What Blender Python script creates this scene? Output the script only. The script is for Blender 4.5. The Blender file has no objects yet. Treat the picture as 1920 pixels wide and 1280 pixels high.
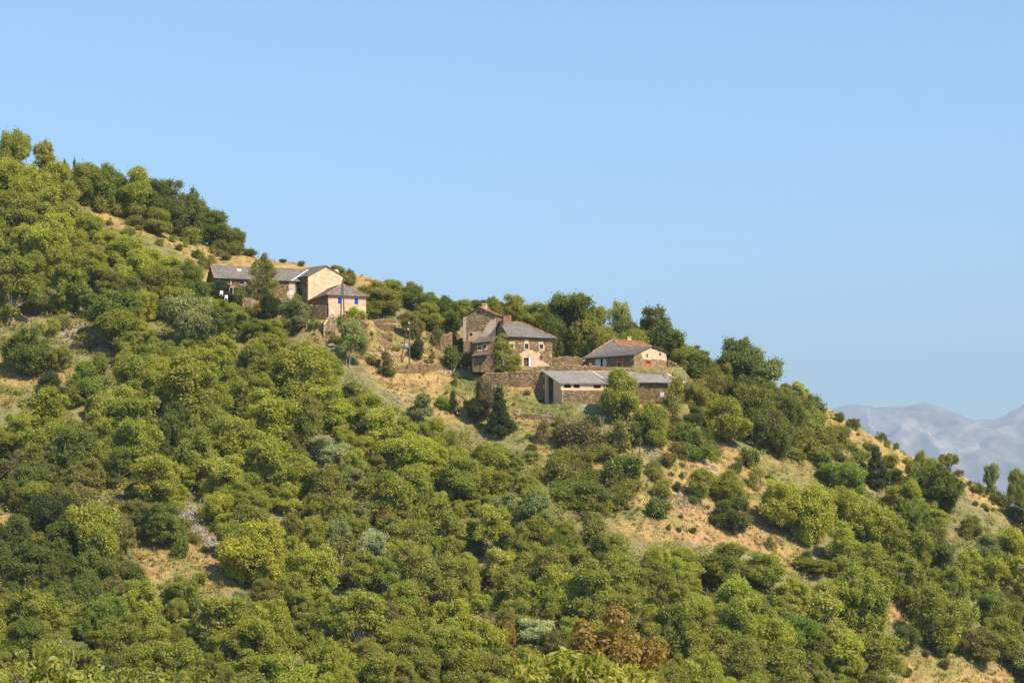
import bpy, math, random
import numpy as np
from mathutils import Vector, noise

random.seed(7)
rng = np.random.default_rng(7)
C = bpy.context.scene.collection
scene = bpy.context.scene

# ------------------------------------------------------------------ camera
FPX = 4000.0                      # focal length in photo pixels (photo is 1920 wide)
PITCH = math.atan(360.0 / FPX)
cam_d = bpy.data.cameras.new('camera')
cam = bpy.data.objects.new('camera', cam_d)
C.objects.link(cam)
cam_d.sensor_width = 36.0
cam_d.sensor_fit = 'HORIZONTAL'
cam_d.lens = FPX / 1920 * 36.0
cam_d.clip_start = 0.5
cam_d.clip_end = 60000
cam.location = (0, 0, 0)
cam.rotation_euler = (math.pi / 2 + PITCH, 0, 0)
scene.camera = cam

# ------------------------------------------------------------------ light
SUN_EL = math.radians(46)
SUN_DIR = Vector((0.74, -0.67, 0)).normalized() * math.cos(SUN_EL) + Vector((0, 0, math.sin(SUN_EL)))
world = bpy.data.worlds.new('World')
scene.world = world
world.use_nodes = True
wn = world.node_tree
for n in list(wn.nodes):
    wn.nodes.remove(n)
sky = wn.nodes.new('ShaderNodeTexSky')
sky.sky_type = 'NISHITA'
sky.sun_disc = False
sky.sun_elevation = SUN_EL
sky.sun_rotation = math.atan2(SUN_DIR.x, SUN_DIR.y)
sky.altitude = 1200
sky.air_density = 1.25
sky.dust_density = 0.25
sky.ozone_density = 3.0
tintn = wn.nodes.new('ShaderNodeMix')
tintn.data_type = 'RGBA'; tintn.blend_type = 'MULTIPLY'
tintn.inputs['Factor'].default_value = 1.0
tintn.inputs['B'].default_value = (0.775, 1.03, 1.19, 1)
bg = wn.nodes.new('ShaderNodeBackground')
bg.inputs['Strength'].default_value = 0.104
wo = wn.nodes.new('ShaderNodeOutputWorld')
wn.links.new(sky.outputs[0], tintn.inputs['A'])
wn.links.new(tintn.outputs['Result'], bg.inputs[0])
wn.links.new(bg.outputs[0], wo.inputs[0])
sun_d = bpy.data.lights.new('sun', 'SUN')
sun_d.energy = 4.9
sun_d.angle = math.radians(0.53)
sun_d.color = (1.0, 0.88, 0.68)
sun = bpy.data.objects.new('sun', sun_d)
C.objects.link(sun)
sun.rotation_euler = (-SUN_DIR).to_track_quat('-Z', 'Y').to_euler()
scene.view_settings.view_transform = 'Standard'
scene.view_settings.look = 'None'
scene.view_settings.gamma = 1
scene.view_settings.use_curve_mapping = False
scene.view_settings.exposure = 0.80
scene.cycles.max_bounces = 9
scene.cycles.diffuse_bounces = 5
scene.cycles.transmission_bounces = 6
scene.cycles.volume_bounces = 0

# ------------------------------------------------------------------ projection helpers (photo pixel <-> place)
cp, sp_ = math.cos(PITCH), math.sin(PITCH)
def ray(px, py):
    a = (px - 960) / FPX; b = (640 - py) / FPX
    return Vector((a, cp - sp_ * b, sp_ + cp * b))
def P(px, py, D):
    d = ray(px, py)
    return d * (D / d.y)
def proj(v):
    dep = v[1] * cp + v[2] * sp_
    up = -v[1] * sp_ + v[2] * cp
    return 960 + FPX * v[0] / dep, 640 - FPX * up / dep

# ------------------------------------------------------------------ materials
MATS = {}
def newmat(name):
    m = bpy.data.materials.new(name)
    m.use_nodes = True
    nt = m.node_tree
    b = nt.nodes['Principled BSDF']
    b.inputs['Roughness'].default_value = 0.85
    b.inputs['Specular IOR Level'].default_value = 0.25
    MATS[name] = m
    return m, nt, b
def nmix(nt, a, b, fac=None, mode='MIX', facv=0.5):
    n = nt.nodes.new('ShaderNodeMix'); n.data_type = 'RGBA'; n.blend_type = mode
    n.inputs['Factor'].default_value = facv
    if fac is not None: nt.links.new(fac, n.inputs['Factor'])
    for s, v in (('A', a), ('B', b)):
        if isinstance(v, tuple): n.inputs[s].default_value = (*v[:3], 1)
        else: nt.links.new(v, n.inputs[s])
    return n.outputs['Result']
def nnoise(nt, scale, detail=4, rough=0.6, obj=True):
    tc = nt.nodes.new('ShaderNodeTexCoord')
    n = nt.nodes.new('ShaderNodeTexNoise')
    n.inputs['Scale'].default_value = scale
    n.inputs['Detail'].default_value = detail
    n.inputs['Roughness'].default_value = rough
    nt.links.new(tc.outputs['Object'], n.inputs['Vector'])
    return n.outputs['Fac']
def nramp(nt, fac, stops, interp='LINEAR'):
    r = nt.nodes.new('ShaderNodeValToRGB')
    r.color_ramp.interpolation = interp
    el = r.color_ramp.elements
    while len(el) < len(stops): el.new(0.5)
    for e, (p, c) in zip(el, stops):
        e.position = p; e.color = (*c[:3], 1)
    nt.links.new(fac, r.inputs[0])
    return r.outputs[0]
def g(v): return (v, v, v)
def nattr(nt, name):
    a = nt.nodes.new('ShaderNodeAttribute'); a.attribute_name = name
    return a
def bump(nt, b, h, strength=0.5, dist=0.05):
    n = nt.nodes.new('ShaderNodeBump')
    n.inputs['Strength'].default_value = strength
    n.inputs['Distance'].default_value = dist
    nt.links.new(h, n.inputs['Height'])
    nt.links.new(n.outputs[0], b.inputs['Normal'])

def tint_mat(name, stops, nscale=2.0, dark=0.7, rough=0.85, spec=0.25):
    """colour from the per-piece 'tint' attribute, weathered by a noise"""
    m, nt, b = newmat(name)
    c = nramp(nt, nattr(nt, 'tint').outputs['Fac'], stops)
    f = nnoise(nt, nscale, 5, 0.65)
    w = nramp(nt, f, [(0.3, g(dark)), (0.7, g(1.15))])
    nt.links.new(nmix(nt, c, w, mode='MULTIPLY', facv=1.0), b.inputs['Base Color'])
    b.inputs['Roughness'].default_value = rough
    b.inputs['Specular IOR Level'].default_value = spec
    return m
M_STONE = tint_mat('field_stone', [(0, (0.112, 0.069, 0.035)), (.25, (0.224, 0.140, 0.070)), (.5, (0.384, 0.250, 0.123)), (.75, (0.581, 0.391, 0.196)), (1, (0.793, 0.574, 0.318))], 1.2, .6)
M_MORTAR = tint_mat('wall_mortar', [(0, (0.213, 0.144, 0.080)), (1, (0.287, 0.196, 0.104))], 1.0, .6)
M_MORTARP = tint_mat('pale_wall_mortar', [(0, (0.681, 0.460, 0.293)), (1, (0.725, 0.492, 0.314))], 0.8, .78)
M_PSTONE = tint_mat('pale_bedded_stone', [(0, (0.481, 0.313, 0.192)), (.5, (0.642, 0.432, 0.277)), (1, (0.756, 0.540, 0.362))], 1.0, .8)
M_PLASTER = tint_mat('lime_plaster', [(0, (0.540, 0.372, 0.240)), (.5, (0.620, 0.441, 0.290)), (1, (0.720, 0.568, 0.430))], 0.9, .72)
M_WHITE = tint_mat('white_plaster', [(0, (.62, .56, .48)), (1, (.78, .74, .68))], 1.5, .8)
M_SLATE = tint_mat('slate', [(0, (0.138, 0.121, 0.102)), (.5, (0.201, 0.177, 0.148)), (1, (0.287, 0.246, 0.201))], 0.6, .78, .6, .4)
M_SLATEL = tint_mat('pale_slate', [(0, (0.238, 0.212, 0.180)), (.5, (0.297, 0.265, 0.225)), (1, (0.367, 0.329, 0.275))], 0.5, .85, .6, .4)
M_TILE = tint_mat('clay_tile', [(0, (0.310, 0.112, 0.056)), (.5, (0.430, 0.185, 0.088)), (1, (0.516, 0.302, 0.163))], 1.0, .75)
M_BRICK = tint_mat('red_brick', [(0, (0.340, 0.132, 0.060)), (1, (0.442, 0.198, 0.096))], 2.0, .8)
M_WOOD = tint_mat('weathered_wood', [(0, (.10, .065, .045)), (.5, (.17, .12, .085)), (1, (.28, .22, .17))], 3.0, .7)
M_DOOR = tint_mat('brown_painted_wood', [(0, (.14, .05, .03)), (1, (.20, .08, .045))], 3.0, .8)
M_BLUE = tint_mat('bright_blue_paint', [(0, (.008, .05, .50)), (1, (.012, .07, .58))], 3.0, .85, .5)
M_LBLUE = tint_mat('faded_blue_paint', [(0, (.16, .30, .55)), (1, (.22, .38, .62))], 3.0, .8, .6)
M_PALEB = tint_mat('pale_blue_paint', [(0, (.50, .60, .68)), (1, (.60, .68, .74))], 3.0, .9, .5)
M_ORANGE = tint_mat('orange_painted_wood', [(0, (.55, .12, .03)), (1, (.62, .17, .05))], 3.0, .8, .6)
M_METAL = tint_mat('white_metal', [(0, (.6, .6, .6)), (1, (.75, .75, .73))], 3.0, .9, .4)
M_BARK = tint_mat('bark', [(0, (.06, .045, .032)), (.5, (.12, .095, .07)), (1, (.24, .20, .16))], 1.5, .65)
M_PBARK = tint_mat('pale_bark', [(0, (.30, .25, .19)), (1, (.46, .40, .32))], 1.5, .65)
M_ROCK = tint_mat('rock', [(0, (.24, .20, .15)), (.5, (.36, .30, .23)), (1, (.50, .44, .35))], 1.0, .6)
M_FLOWER = tint_mat('red_flowers', [(0, (.05, .10, .02)), (.45, (.08, .13, .03)), (.5, (.45, .06, .03)), (1, (.6, .14, .06))], 3.0, .8)
m, nt, b = newmat('window_glass'); MG = m
b.inputs['Base Color'].default_value = (.02, .022, .025, 1); b.inputs['Roughness'].default_value = .15; b.inputs['Specular IOR Level'].default_value = .5
M_GLASS = m

def leaf_mat(name, transl=0.5, spread=0.4):
    m = bpy.data.materials.new(name); m.use_nodes = True
    nt = m.node_tree
    for n in list(nt.nodes): nt.nodes.remove(n)
    out = nt.nodes.new('ShaderNodeOutputMaterial')
    oi = nt.nodes.new('ShaderNodeObjectInfo')
    t = nattr(nt, 'tint').outputs['Fac']
    k = nramp(nt, t, [(0, (1 - spread, 1 - spread * .9, 1 - spread * .7)), (.5, g(1.0)), (.85, (1.15, 1.13, 1.1)), (1, (1.4, 1.28, 1.25))])
    f = nnoise(nt, .45, 2, .5)
    k2 = nramp(nt, f, [(0.3, (.84, .88, .85)), (0.7, (1.16, 1.12, 1.1))])
    col = nmix(nt, oi.outputs['Color'], k, mode='MULTIPLY', facv=1.0)
    col = nmix(nt, col, k2, mode='MULTIPLY', facv=1.0)
    d = nt.nodes.new('ShaderNodeBsdfDiffuse'); tr = nt.nodes.new('ShaderNodeBsdfTranslucent')
    gl = nt.nodes.new('ShaderNodeBsdfGlossy'); gl.inputs['Roughness'].default_value = .45
    nt.links.new(col, d.inputs[0])
    tcol = nmix(nt, col, (1.2, 1.25, .45), mode='MULTIPLY', facv=1.0)
    nt.links.new(tcol, tr.inputs[0])
    mx = nt.nodes.new('ShaderNodeMixShader'); mx.inputs[0].default_value = transl
    nt.links.new(d.outputs[0], mx.inputs[1]); nt.links.new(tr.outputs[0], mx.inputs[2])
    m2 = nt.nodes.new('ShaderNodeMixShader'); m2.inputs[0].default_value = .015
    nt.links.new(mx.outputs[0], m2.inputs[1]); nt.links.new(gl.outputs[0], m2.inputs[2])
    nt.links.new(m2.outputs[0], out.inputs[0])
    return m
M_LEAF = leaf_mat('foliage')

# ground: colour of what covers it (dry grass, green grass, soil, scree) is a vertex attribute
m, nt, b = newmat('hillside_ground')
ca = nattr(nt, 'cover').outputs['Color']
f1 = nramp(nt, nnoise(nt, .35, 6, .7), [(0.32, (.52, .56, .52)), (0.5, (1, 1, 1)), (0.7, (1.22, 1.18, 1.12))])
f2 = nramp(nt, nnoise(nt, 1.7, 4, .7), [(0.3, (.55, .58, .54)), (0.5, g(1.0)), (0.7, g(1.25))])
cc = nmix(nt, nmix(nt, ca, f1, mode='MULTIPLY', facv=1.0), f2, mode='MULTIPLY', facv=1.0)
nt.links.new(cc, b.inputs['Base Color'])
b.inputs['Roughness'].default_value = .95; b.inputs['Specular IOR Level'].default_value = .1
bump(nt, b, nnoise(nt, 1.2, 5, .7), .8, .3)
M_GROUND = m

# ------------------------------------------------------------------ mesh building
class MB:
    def __init__(s): s.v = []; s.f = []; s.t = []
    def add(s, vs, fs, tint=.5):
        o = len(s.v); s.v += [tuple(p) for p in vs]; s.t += [tint] * len(vs)
        s.f += [tuple(i + o for i in f) for f in fs]
    def hexa(s, b4, t4, tint=.5):
        """b4: four bottom points in order, t4: the four above them"""
        s.add(list(b4) + list(t4), [(3, 2, 1, 0), (4, 5, 6, 7), (0, 1, 5, 4), (1, 2, 6, 5), (2, 3, 7, 6), (3, 0, 4, 7)], tint)
    def box(s, c, ax, ay, az, tint=.5):
        c = Vector(c)
        b4 = [c - ax - ay - az, c + ax - ay - az, c + ax + ay - az, c - ax + ay - az]
        s.hexa(b4, [p + 2 * az for p in b4], tint)
    def prism(s, pts, off, tint=.5):
        n = len(pts)
        a = [Vector(p) for p in pts]; bb = [p + off for p in a]
        fs = [tuple(range(n)), tuple(reversed(range(n, 2 * n)))] + [(i, i + n, (i + 1) % n + n, (i + 1) % n) for i in range(n)]
        s.add(a + bb, fs, tint)
    def tube(s, pts, rad, n=5, tint=.5, cap=False):
        pts = [Vector(p) for p in pts]; o = len(s.v)
        for i, p in enumerate(pts):
            d = (pts[min(i + 1, len(pts) - 1)] - pts[max(i - 1, 0)]).normalized()
            a = d.orthogonal().normalized(); c = d.cross(a)
            for k in range(n):
                an = 2 * math.pi * k / n
                s.v.append(tuple(p + (a * math.cos(an) + c * math.sin(an)) * rad[i])); s.t.append(tint)
        for i in range(len(pts) - 1):
            for k in range(n):
                s.f.append((o + i * n + k, o + i * n + (k + 1) % n, o + (i + 1) * n + (k + 1) % n, o + (i + 1) * n + k))
        s.f.append(tuple(o + (len(pts) - 1) * n + k for k in range(n)))
    def mesh(s, name, mat):
        me = bpy.data.meshes.new(name)
        me.from_pydata(s.v, [], s.f)
        at = me.attributes.new('tint', 'FLOAT', 'POINT')
        at.data.foreach_set('value', np.array(s.t, dtype=np.float32))
        me.materials.append(mat)
        return me
    def build(s, name, mat, parent=None, kind=None, smooth=False):
        me = s.mesh(name, mat)
        if smooth: me.shade_smooth()
        o = bpy.data.objects.new(name, me); C.objects.link(o)
        if parent is not None:
            o.parent = parent
            if parent.parent is None: o.location = -parent.location
        if kind: o['kind'] = kind
        return o

def quads_mesh(name, V, T, mat):
    """V: (n,4,3) array of quads, T: n tints"""
    n = len(V)
    me = bpy.data.meshes.new(name)
    me.vertices.add(n * 4); me.vertices.foreach_set('co', V.reshape(-1).astype(np.float32))
    me.loops.add(n * 4); me.loops.foreach_set('vertex_index', np.arange(n * 4, dtype=np.int32))
    me.polygons.add(n); me.polygons.foreach_set('loop_start', np.arange(0, n * 4, 4, dtype=np.int32))
    me.polygons.foreach_set('loop_total', np.full(n, 4, dtype=np.int32))
    me.update(calc_edges=True)
    at = me.attributes.new('tint', 'FLOAT', 'POINT')
    at.data.foreach_set('value', np.repeat(T, 4).astype(np.float32))
    me.materials.append(mat)
    return me

def tag(o, label, cat, group=None, kind=None):
    if label: o['label'] = label
    if cat: o['category'] = cat
    if group: o['group'] = group
    if kind: o['kind'] = kind
    return o
def thing(name, loc, label, cat, group=None):
    o = bpy.data.objects.new(name, None); C.objects.link(o)
    o.location = loc; o.empty_display_size = .5
    return tag(o, label, cat, group)

# ------------------------------------------------------------------ terrain
COLS = {
 -500: [(170, 468), (450, 430), (700, 390), (1000, 335), (1280, 290)],
 -300: [(225, 470), (450, 436), (600, 405), (800, 370), (1000, 335), (1280, 290)],
 0:    [(322, 470), (450, 440), (600, 410), (800, 375), (1000, 340), (1280, 295)],
 200:  [(378, 470), (430, 450), (600, 415), (800, 378), (1000, 343), (1280, 298)],
 400:  [(462, 475), (500, 456), (560, 432), (600, 420), (900, 365), (1280, 305)],
 560:  [(490, 468), (520, 455), (572, 431), (620, 418), (900, 372), (1280, 312)],
 700:  [(523, 464), (600, 430), (640, 422), (700, 410), (900, 378), (1280, 318)],
 870:  [(568, 462), (620, 443), (690, 424), (800, 405), (1000, 373), (1280, 325)],
 1040: [(603, 462), (650, 446), (690, 430), (760, 411), (1000, 373), (1280, 330)],
 1200: [(648, 462), (690, 440), (755, 412), (900, 388), (1100, 358), (1280, 335)],
 1350: [(698, 457), (760, 433), (900, 402), (1100, 368), (1280, 342)],
 1500: [(742, 455), (860, 425), (1000, 398), (1280, 355)],
 1570: [(772, 454), (880, 426), (1000, 402), (1280, 360)],
 1700: [(850, 450), (950, 425), (1100, 398), (1280, 370)],
 1810: [(893, 448), (980, 428), (1100, 406), (1280, 378)],
 1920: [(962, 445), (1050, 425), (1280, 390)],
 2200: [(1100, 440), (1180, 422), (1330, 395)],
 2600: [(1260, 430), (1400, 400)],
}
def colprof(px, lst):
    pts = [P(px, py, D) for py, D in lst]           # crest first
    a = pts[0].x / pts[0].y
    prof = [(p.y, p.z) for p in pts]
    yc, zc = prof[0]
    yb, zb = prof[-1]
    prof += [(yb - 22, zb - 11), (250, -40), (205, -33), (150, -21), (80, -11.5), (40, -6), (0, -1.8), (-400, 30)]
    if yb - 22 < 252: prof.remove((250, -40))
    back = [(yc + 6, zc - .6), (yc + 30, zc - 5), (yc + 90, zc - 24), (yc + 260, zc - 70), (1500, -140), (6000, -260), (40000, -260)]
    prof = sorted(set(prof + back))
    return a, np.array([p[0] for p in prof]), np.array([p[1] for p in prof])
PROF = [colprof(px, l) for px, l in sorted(COLS.items())]
PA = np.array([p[0] for p in PROF])
def base_h(x, y):
    x = np.asarray(x, float); y = np.asarray(y, float)
    a = np.clip(x / np.maximum(y, 120.0), PA[0], PA[-1])
    Z = np.stack([np.interp(y, p[1], p[2]) for p in PROF])
    i = np.clip(np.searchsorted(PA, a) - 1, 0, len(PA) - 2)
    t = (a - PA[i]) / (PA[i + 1] - PA[i])
    z0 = np.take_along_axis(Z, i[None], 0)[0]; z1 = np.take_along_axis(Z, (i + 1)[None], 0)[0]
    return z0 * (1 - t) + z1 * t

def spaced(segs):
    out = []
    for a, b, st in segs: out += list(np.arange(a, b, st))
    out.append(segs[-1][1]); return np.array(out)
GX = spaced([(-40000, -4000, 6000), (-4000, -600, 400), (-600, -180, 30), (-180, -120, 4), (-120, 125, 1.25), (125, 220, 4), (220, 600, 30), (600, 4000, 400), (4000, 40000, 6000)])
GY = spaced([(-3000, -200, 400), (-200, 20, 22), (20, 280, 8), (280, 480, 1.25), (480, 600, 8), (600, 1200, 60), (1200, 8000, 800), (8000, 40000, 8000)])
XX, YY = np.meshgrid(GX, GY, indexing='xy')
HH = base_h(XX.ravel(), YY.ravel()).reshape(XX.shape)
# relief
nz = np.zeros(XX.shape)
iy = np.where((GY > 40) & (GY < 900))[0]; ix = np.where((GX > -400) & (GX < 450))[0]
for j in iy:
    for i in ix:
        x, y = GX[i], GY[j]
        nz[j, i] = (.9 * noise.noise(Vector((x / 23, y / 23, 1.3))) + .42 * noise.noise(Vector((x / 8.5, y / 8.5, 5.1)))
                    + .22 * noise.noise(Vector((x / 3.2, y / 3.2, 9.1))))
HH += nz
# building platforms: (polygon as (px, D) pairs, level, falloff)
PADS = [
 ([(385, 424), (560, 428), (650, 432), (650, 450), (560, 452), (385, 446)], P(450, 562, 430).z, 7),
 ([(580, 417.5), (695, 417.5), (700, 434), (580, 430)], P(650, 600, 418).z, 3.5),
 ([(868, 426), (952, 420.5), (1016, 421.5), (1100, 421), (1190, 421.5), (1282, 421), (1290, 452), (900, 455)], P(987, 689, 424).z, 2.2),
 ([(1016, 411), (1052, 409), (1290, 409), (1290, 420), (1016, 420)], P(1100, 757, 410).z, 2.0),
]
def poly_dist(x, y, poly):
    """distance outside a polygon (0 inside)"""
    n = len(poly); d = np.full(x.shape, 1e9); ins = np.zeros(x.shape, bool)
    for i in range(n):
        x0, y0 = poly[i]; x1, y1 = poly[(i + 1) % n]
        dx, dy = x1 - x0, y1 - y0
        t = np.clip(((x - x0) * dx + (y - y0) * dy) / (dx * dx + dy * dy), 0, 1)
        d = np.minimum(d, np.hypot(x - x0 - t * dx, y - y0 - t * dy))
        c = ((y0 > y) != (y1 > y)) & (x < (x1 - x0) * (y - y0) / (y1 - y0 + 1e-12) + x0)
        ins ^= c
    return np.where(ins, 0, d)
for poly, lev, fall in PADS:
    pw = [((px - 960) / FPX * D / 1.0 * 1.0, D) for px, D in poly]
    d = poly_dist(XX, YY, pw)
    w = np.clip(1 - d / fall, 0, 1); w = w * w * (3 - 2 * w)
    HH = HH * (1 - w) + lev * w
def H(x, y):
    x = np.asarray(x, float); y = np.asarray(y, float)
    i = np.clip(np.searchsorted(GX, x) - 1, 0, len(GX) - 2); j = np.clip(np.searchsorted(GY, y) - 1, 0, len(GY) - 2)
    u = (x - GX[i]) / (GX[i + 1] - GX[i]); v = (y - GY[j]) / (GY[j + 1] - GY[j])
    return (HH[j, i] * (1 - u) + HH[j, i + 1] * u) * (1 - v) + (HH[j + 1, i] * (1 - u) + HH[j + 1, i + 1] * u) * v
TT = np.arange(270, 520, .5)
def ground(px, py):
    d = ray(px, py); d = d / d.y
    z = d.z * TT; h = H(d.x * TT, TT)
    k = np.where(z <= h)[0]
    if len(k) == 0:
        # above the skyline: stand just behind the crest
        k = int(np.argmin(z - h)); t = TT[k] + 2
    else: t = TT[k[0]]
    x, y = d.x * t, t
    return Vector((x, y, float(H(x, y))))
def inside(px, py, poly):
    c = False; n = len(poly)
    for i in range(n):
        x0, y0 = poly[i]; x1, y1 = poly[(i + 1) % n]
        if (y0 > py) != (y1 > py) and px < (x1 - x0) * (py - y0) / (y1 - y0) + x0: c = not c
    return c
def pinside(PX, PY, poly):
    c = np.zeros(PX.shape, bool); n = len(poly)
    for i in range(n):
        x0, y0 = poly[i]; x1, y1 = poly[(i + 1) % n]
        if y0 == y1: continue
        c ^= ((y0 > PY) != (y1 > PY)) & (PX < (x1 - x0) * (PY - y0) / (y1 - y0) + x0)
    return c

# open ground on the hillside, drawn as outlines on the slope
OPEN = {
 'strip':   [(150, 365), (185, 378), (260, 412), (330, 440), (400, 458), (470, 464), (600, 496), (640, 508), (640, 560), (385, 560), (372, 505), (330, 470), (280, 452), (215, 430), (160, 400)],
 'crest':   [(640, 508), (700, 522), (800, 548), (900, 572), (900, 590), (850, 580), (780, 566), (690, 540)],
 'yard':    [(560, 565), (690, 595), (800, 590), (868, 615), (868, 690), (1090, 700), (1290, 712), (1262, 765), (1130, 790), (1100, 835), (990, 840), (940, 810), (860, 800), (770, 760), (712, 725), (672, 665), (590, 640), (440, 585), (440, 555)],
 'meadow':  [(1240, 755), (1300, 800), (1400, 850), (1560, 882), (1650, 900), (1620, 925), (1450, 905), (1425, 950), (1432, 1000), (1530, 1035), (1572, 1072), (1500, 1085), (1425, 1030), (1270, 1018), (1170, 1005), (1130, 960), (1050, 940), (1000, 880), (985, 835), (1100, 835), (1190, 800)],
 'spur':    [(1440, 730), (1500, 742), (1570, 772), (1700, 850), (1810, 893), (1920, 962), (1920, 1000), (1830, 950), (1790, 900), (1690, 915), (1570, 890), (1500, 860), (1480, 790)],
 'lower':   [(245, 1015), (290, 1000), (345, 965), (370, 975), (420, 1040), (452, 1085), (440, 1105), (385, 1112), (330, 1090), (272, 1095)],
 'ledge':   [(545, 1035), (600, 1060), (670, 1085), (695, 1115), (640, 1110), (570, 1090)],
 'scar':    [(105, 612), (150, 615), (205, 640), (200, 665), (140, 665)],
 'left':    [(-60, 555), (48, 570), (60, 600), (20, 612), (-60, 600)],
 'leftb':   [(-60, 655), (130, 690), (140, 715), (100, 725), (-60, 720)],
 'leftc':   [(-60, 740), (28, 745), (25, 770), (-60, 775)],
 'patch':   [(-60, 955), (38, 968), (40, 990), (-60, 1010)],
 'gap':     [(225, 800), (262, 812), (270, 838), (232, 836)],
 'low':     [(1690, 1225), (1800, 1225), (1920, 1270), (1920, 1330), (1690, 1330)],
 'trunkgap':[(1600, 1125), (1690, 1125), (1700, 1165), (1620, 1165)],
 'mid':     [(100, 860), (115, 860), (118, 885), (102, 885)],
}
def in_open(px, py):
    return any(inside(px, py, p) for p in OPEN.values())
# cover colours
DRY = np.array((.40, .265, .102)); DRY2 = np.array((.30, .21, .078)); SOIL = np.array((.38, .225, .115)); GREEN = np.array((.12, .155, .035))
OLIVE = np.array((.20, .185, .06)); SCREE = np.array((.36, .28, .21)); LITTER = np.array((.21, .185, .078))
def pix_of(X, Y, Z):
    dep = Y * cp + Z * sp_
    dep = np.where(dep < 1, 1, dep)
    return 960 + FPX * X / dep, 640 - FPX * (-Y * sp_ + Z * cp) / dep
PXg, PYg = pix_of(XX, YY, HH)
cov = np.empty(XX.shape + (3,)); cov[:] = LITTER
openm = np.zeros(XX.shape, bool)
face = (YY > 260) & (YY < 520)
for k_, poly in OPEN.items():
    openm |= pinside(PXg, PYg, poly) & face
# the ridge top behind the crest is dry grass too
nb1 = np.zeros(XX.shape); nb2 = np.zeros(XX.shape)
for j in iy:
    if not 250 < GY[j] < 600: continue
    for i in ix:
        nb1[j, i] = noise.noise(Vector((GX[i] / 11, GY[j] / 11, 21.0))) + .5 * noise.noise(Vector((GX[i] / 4, GY[j] / 4, 2.0)))
        nb2[j, i] = noise.noise(Vector((GX[i] / 6, GY[j] / 6, 41.0))) + .6 * noise.noise(Vector((GX[i] / 2.3, GY[j] / 2.3, 12.0)))
def mixc(mask, col, w=1.0):
    w = np.asarray(w * mask)[..., None]
    cov[:] = cov * (1 - w) + col * w
mixc(openm, DRY)
mixc(openm, SOIL, np.clip(nb2 * 1.6, 0, 1))
mixc(openm, DRY2, np.clip(nb1 * 2.0 + .1, 0, 1) * .8)
mixc(openm, OLIVE, np.clip(-nb1 * 2.4 + .1, 0, 1) * .85)
def cover(poly, col, w, brk=None):
    mk = pinside(PXg, PYg, poly) & face
    f = w if brk is None else w * np.clip(brk * 2.2 + .75, 0, 1)
    mixc(mk, col, f)
cover([(965, 745), (1020, 742), (1140, 768), (1150, 792), (1080, 795), (975, 778)], GREEN, .85); cover([(965, 745), (1020, 742), (1140, 768), (1150, 792), (1080, 795), (975, 778)], OLIVE, .6, nb2)
cover([(850, 700), (925, 700), (960, 740), (870, 745), (830, 730)], GREEN, .8, nb2)
cover([(840, 790), (1130, 790), (1120, 835), (860, 815)], OLIVE, .8, nb1)
cover([(960, 810), (1060, 840), (1040, 850), (960, 830)], GREEN, .7, nb1)
cover([(700, 618), (860, 640), (850, 668), (700, 650)], OLIVE, .8, nb1)
cover([(990, 850), (1240, 850), (1250, 960), (1010, 960)], OLIVE, .8, nb2)
cover([(1170, 985), (1420, 985), (1400, 1000), (1170, 1000)], OLIVE, .5, nb2)
cover([(1400, 860), (1620, 890), (1600, 925), (1430, 905)], OLIVE, .65)
cover([(1100, 960), (1420, 950), (1560, 1070), (1420, 1030), (1180, 1010)], SOIL, .55, nb2)
cover(OPEN['strip'], DRY, .75, nb1); cover(OPEN['crest'], DRY, .8)
cover(OPEN['scar'], SCREE, .8); cover(OPEN['left'], SCREE, .5, nb2); cover(OPEN['gap'], SCREE, .8)
cover([(345, 965), (375, 975), (415, 1035), (395, 1040)], SCREE, .8, nb2)
cover([(1230, 790), (1290, 800), (1330, 830), (1250, 880), (1190, 870)], SOIL, .8, nb1)
for (x0, y0, x1, y1, w_) in ((905, 715, 930, 728, 3), (912, 728, 905, 745, 2.5), (1040, 735, 1110, 762, 3), (1104, 758, 1098, 785, 3), (1265, 835, 1340, 880, 6), (1280, 930, 1330, 960, 4), (820, 690, 870, 700, 5), (840, 640, 856, 690, 7)):
    L2 = (x1 - x0) ** 2 + (y1 - y0) ** 2
    t = np.clip(((PXg - x0) * (x1 - x0) + (PYg - y0) * (y1 - y0)) / L2, 0, 1)
    dd = np.hypot(PXg - x0 - t * (x1 - x0), PYg - y0 - t * (y1 - y0))
    mixc(face, SCREE, np.clip(1.4 - dd / w_, 0, 1))
back = (YY > 455)
mixc(back & (XX > -60) & (YY < 1500), DRY, .8)
far_g = (YY > 1200) | (np.abs(XX) > 500)
mixc(far_g, np.array((.10, .11, .05)))
nx, ny = len(GX), len(GY)
co = np.stack([XX, YY, HH], -1).reshape(-1, 3)
idx = np.arange(nx * ny).reshape(ny, nx)
q = np.stack([idx[:-1, :-1], idx[:-1, 1:], idx[1:, 1:], idx[1:, :-1]], -1).reshape(-1, 4)
me = bpy.data.meshes.new('hillside')
me.vertices.add(len(co)); me.vertices.foreach_set('co', co.reshape(-1).astype(np.float32))
me.loops.add(q.size); me.loops.foreach_set('vertex_index', q.reshape(-1).astype(np.int32))
me.polygons.add(len(q)); me.polygons.foreach_set('loop_start', np.arange(0, q.size, 4, dtype=np.int32)); me.polygons.foreach_set('loop_total', np.full(len(q), 4, dtype=np.int32))
me.update(calc_edges=True); me.shade_smooth()
at = me.attributes.new('cover', 'FLOAT_COLOR', 'POINT')
at.data.foreach_set('color', np.concatenate([cov.reshape(-1, 3), np.ones((nx * ny, 1))], 1).reshape(-1).astype(np.float32))
me.materials.append(M_GROUND)
hill = bpy.data.objects.new('hillside_ground', me); C.objects.link(hill); hill['kind'] = 'structure'

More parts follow.
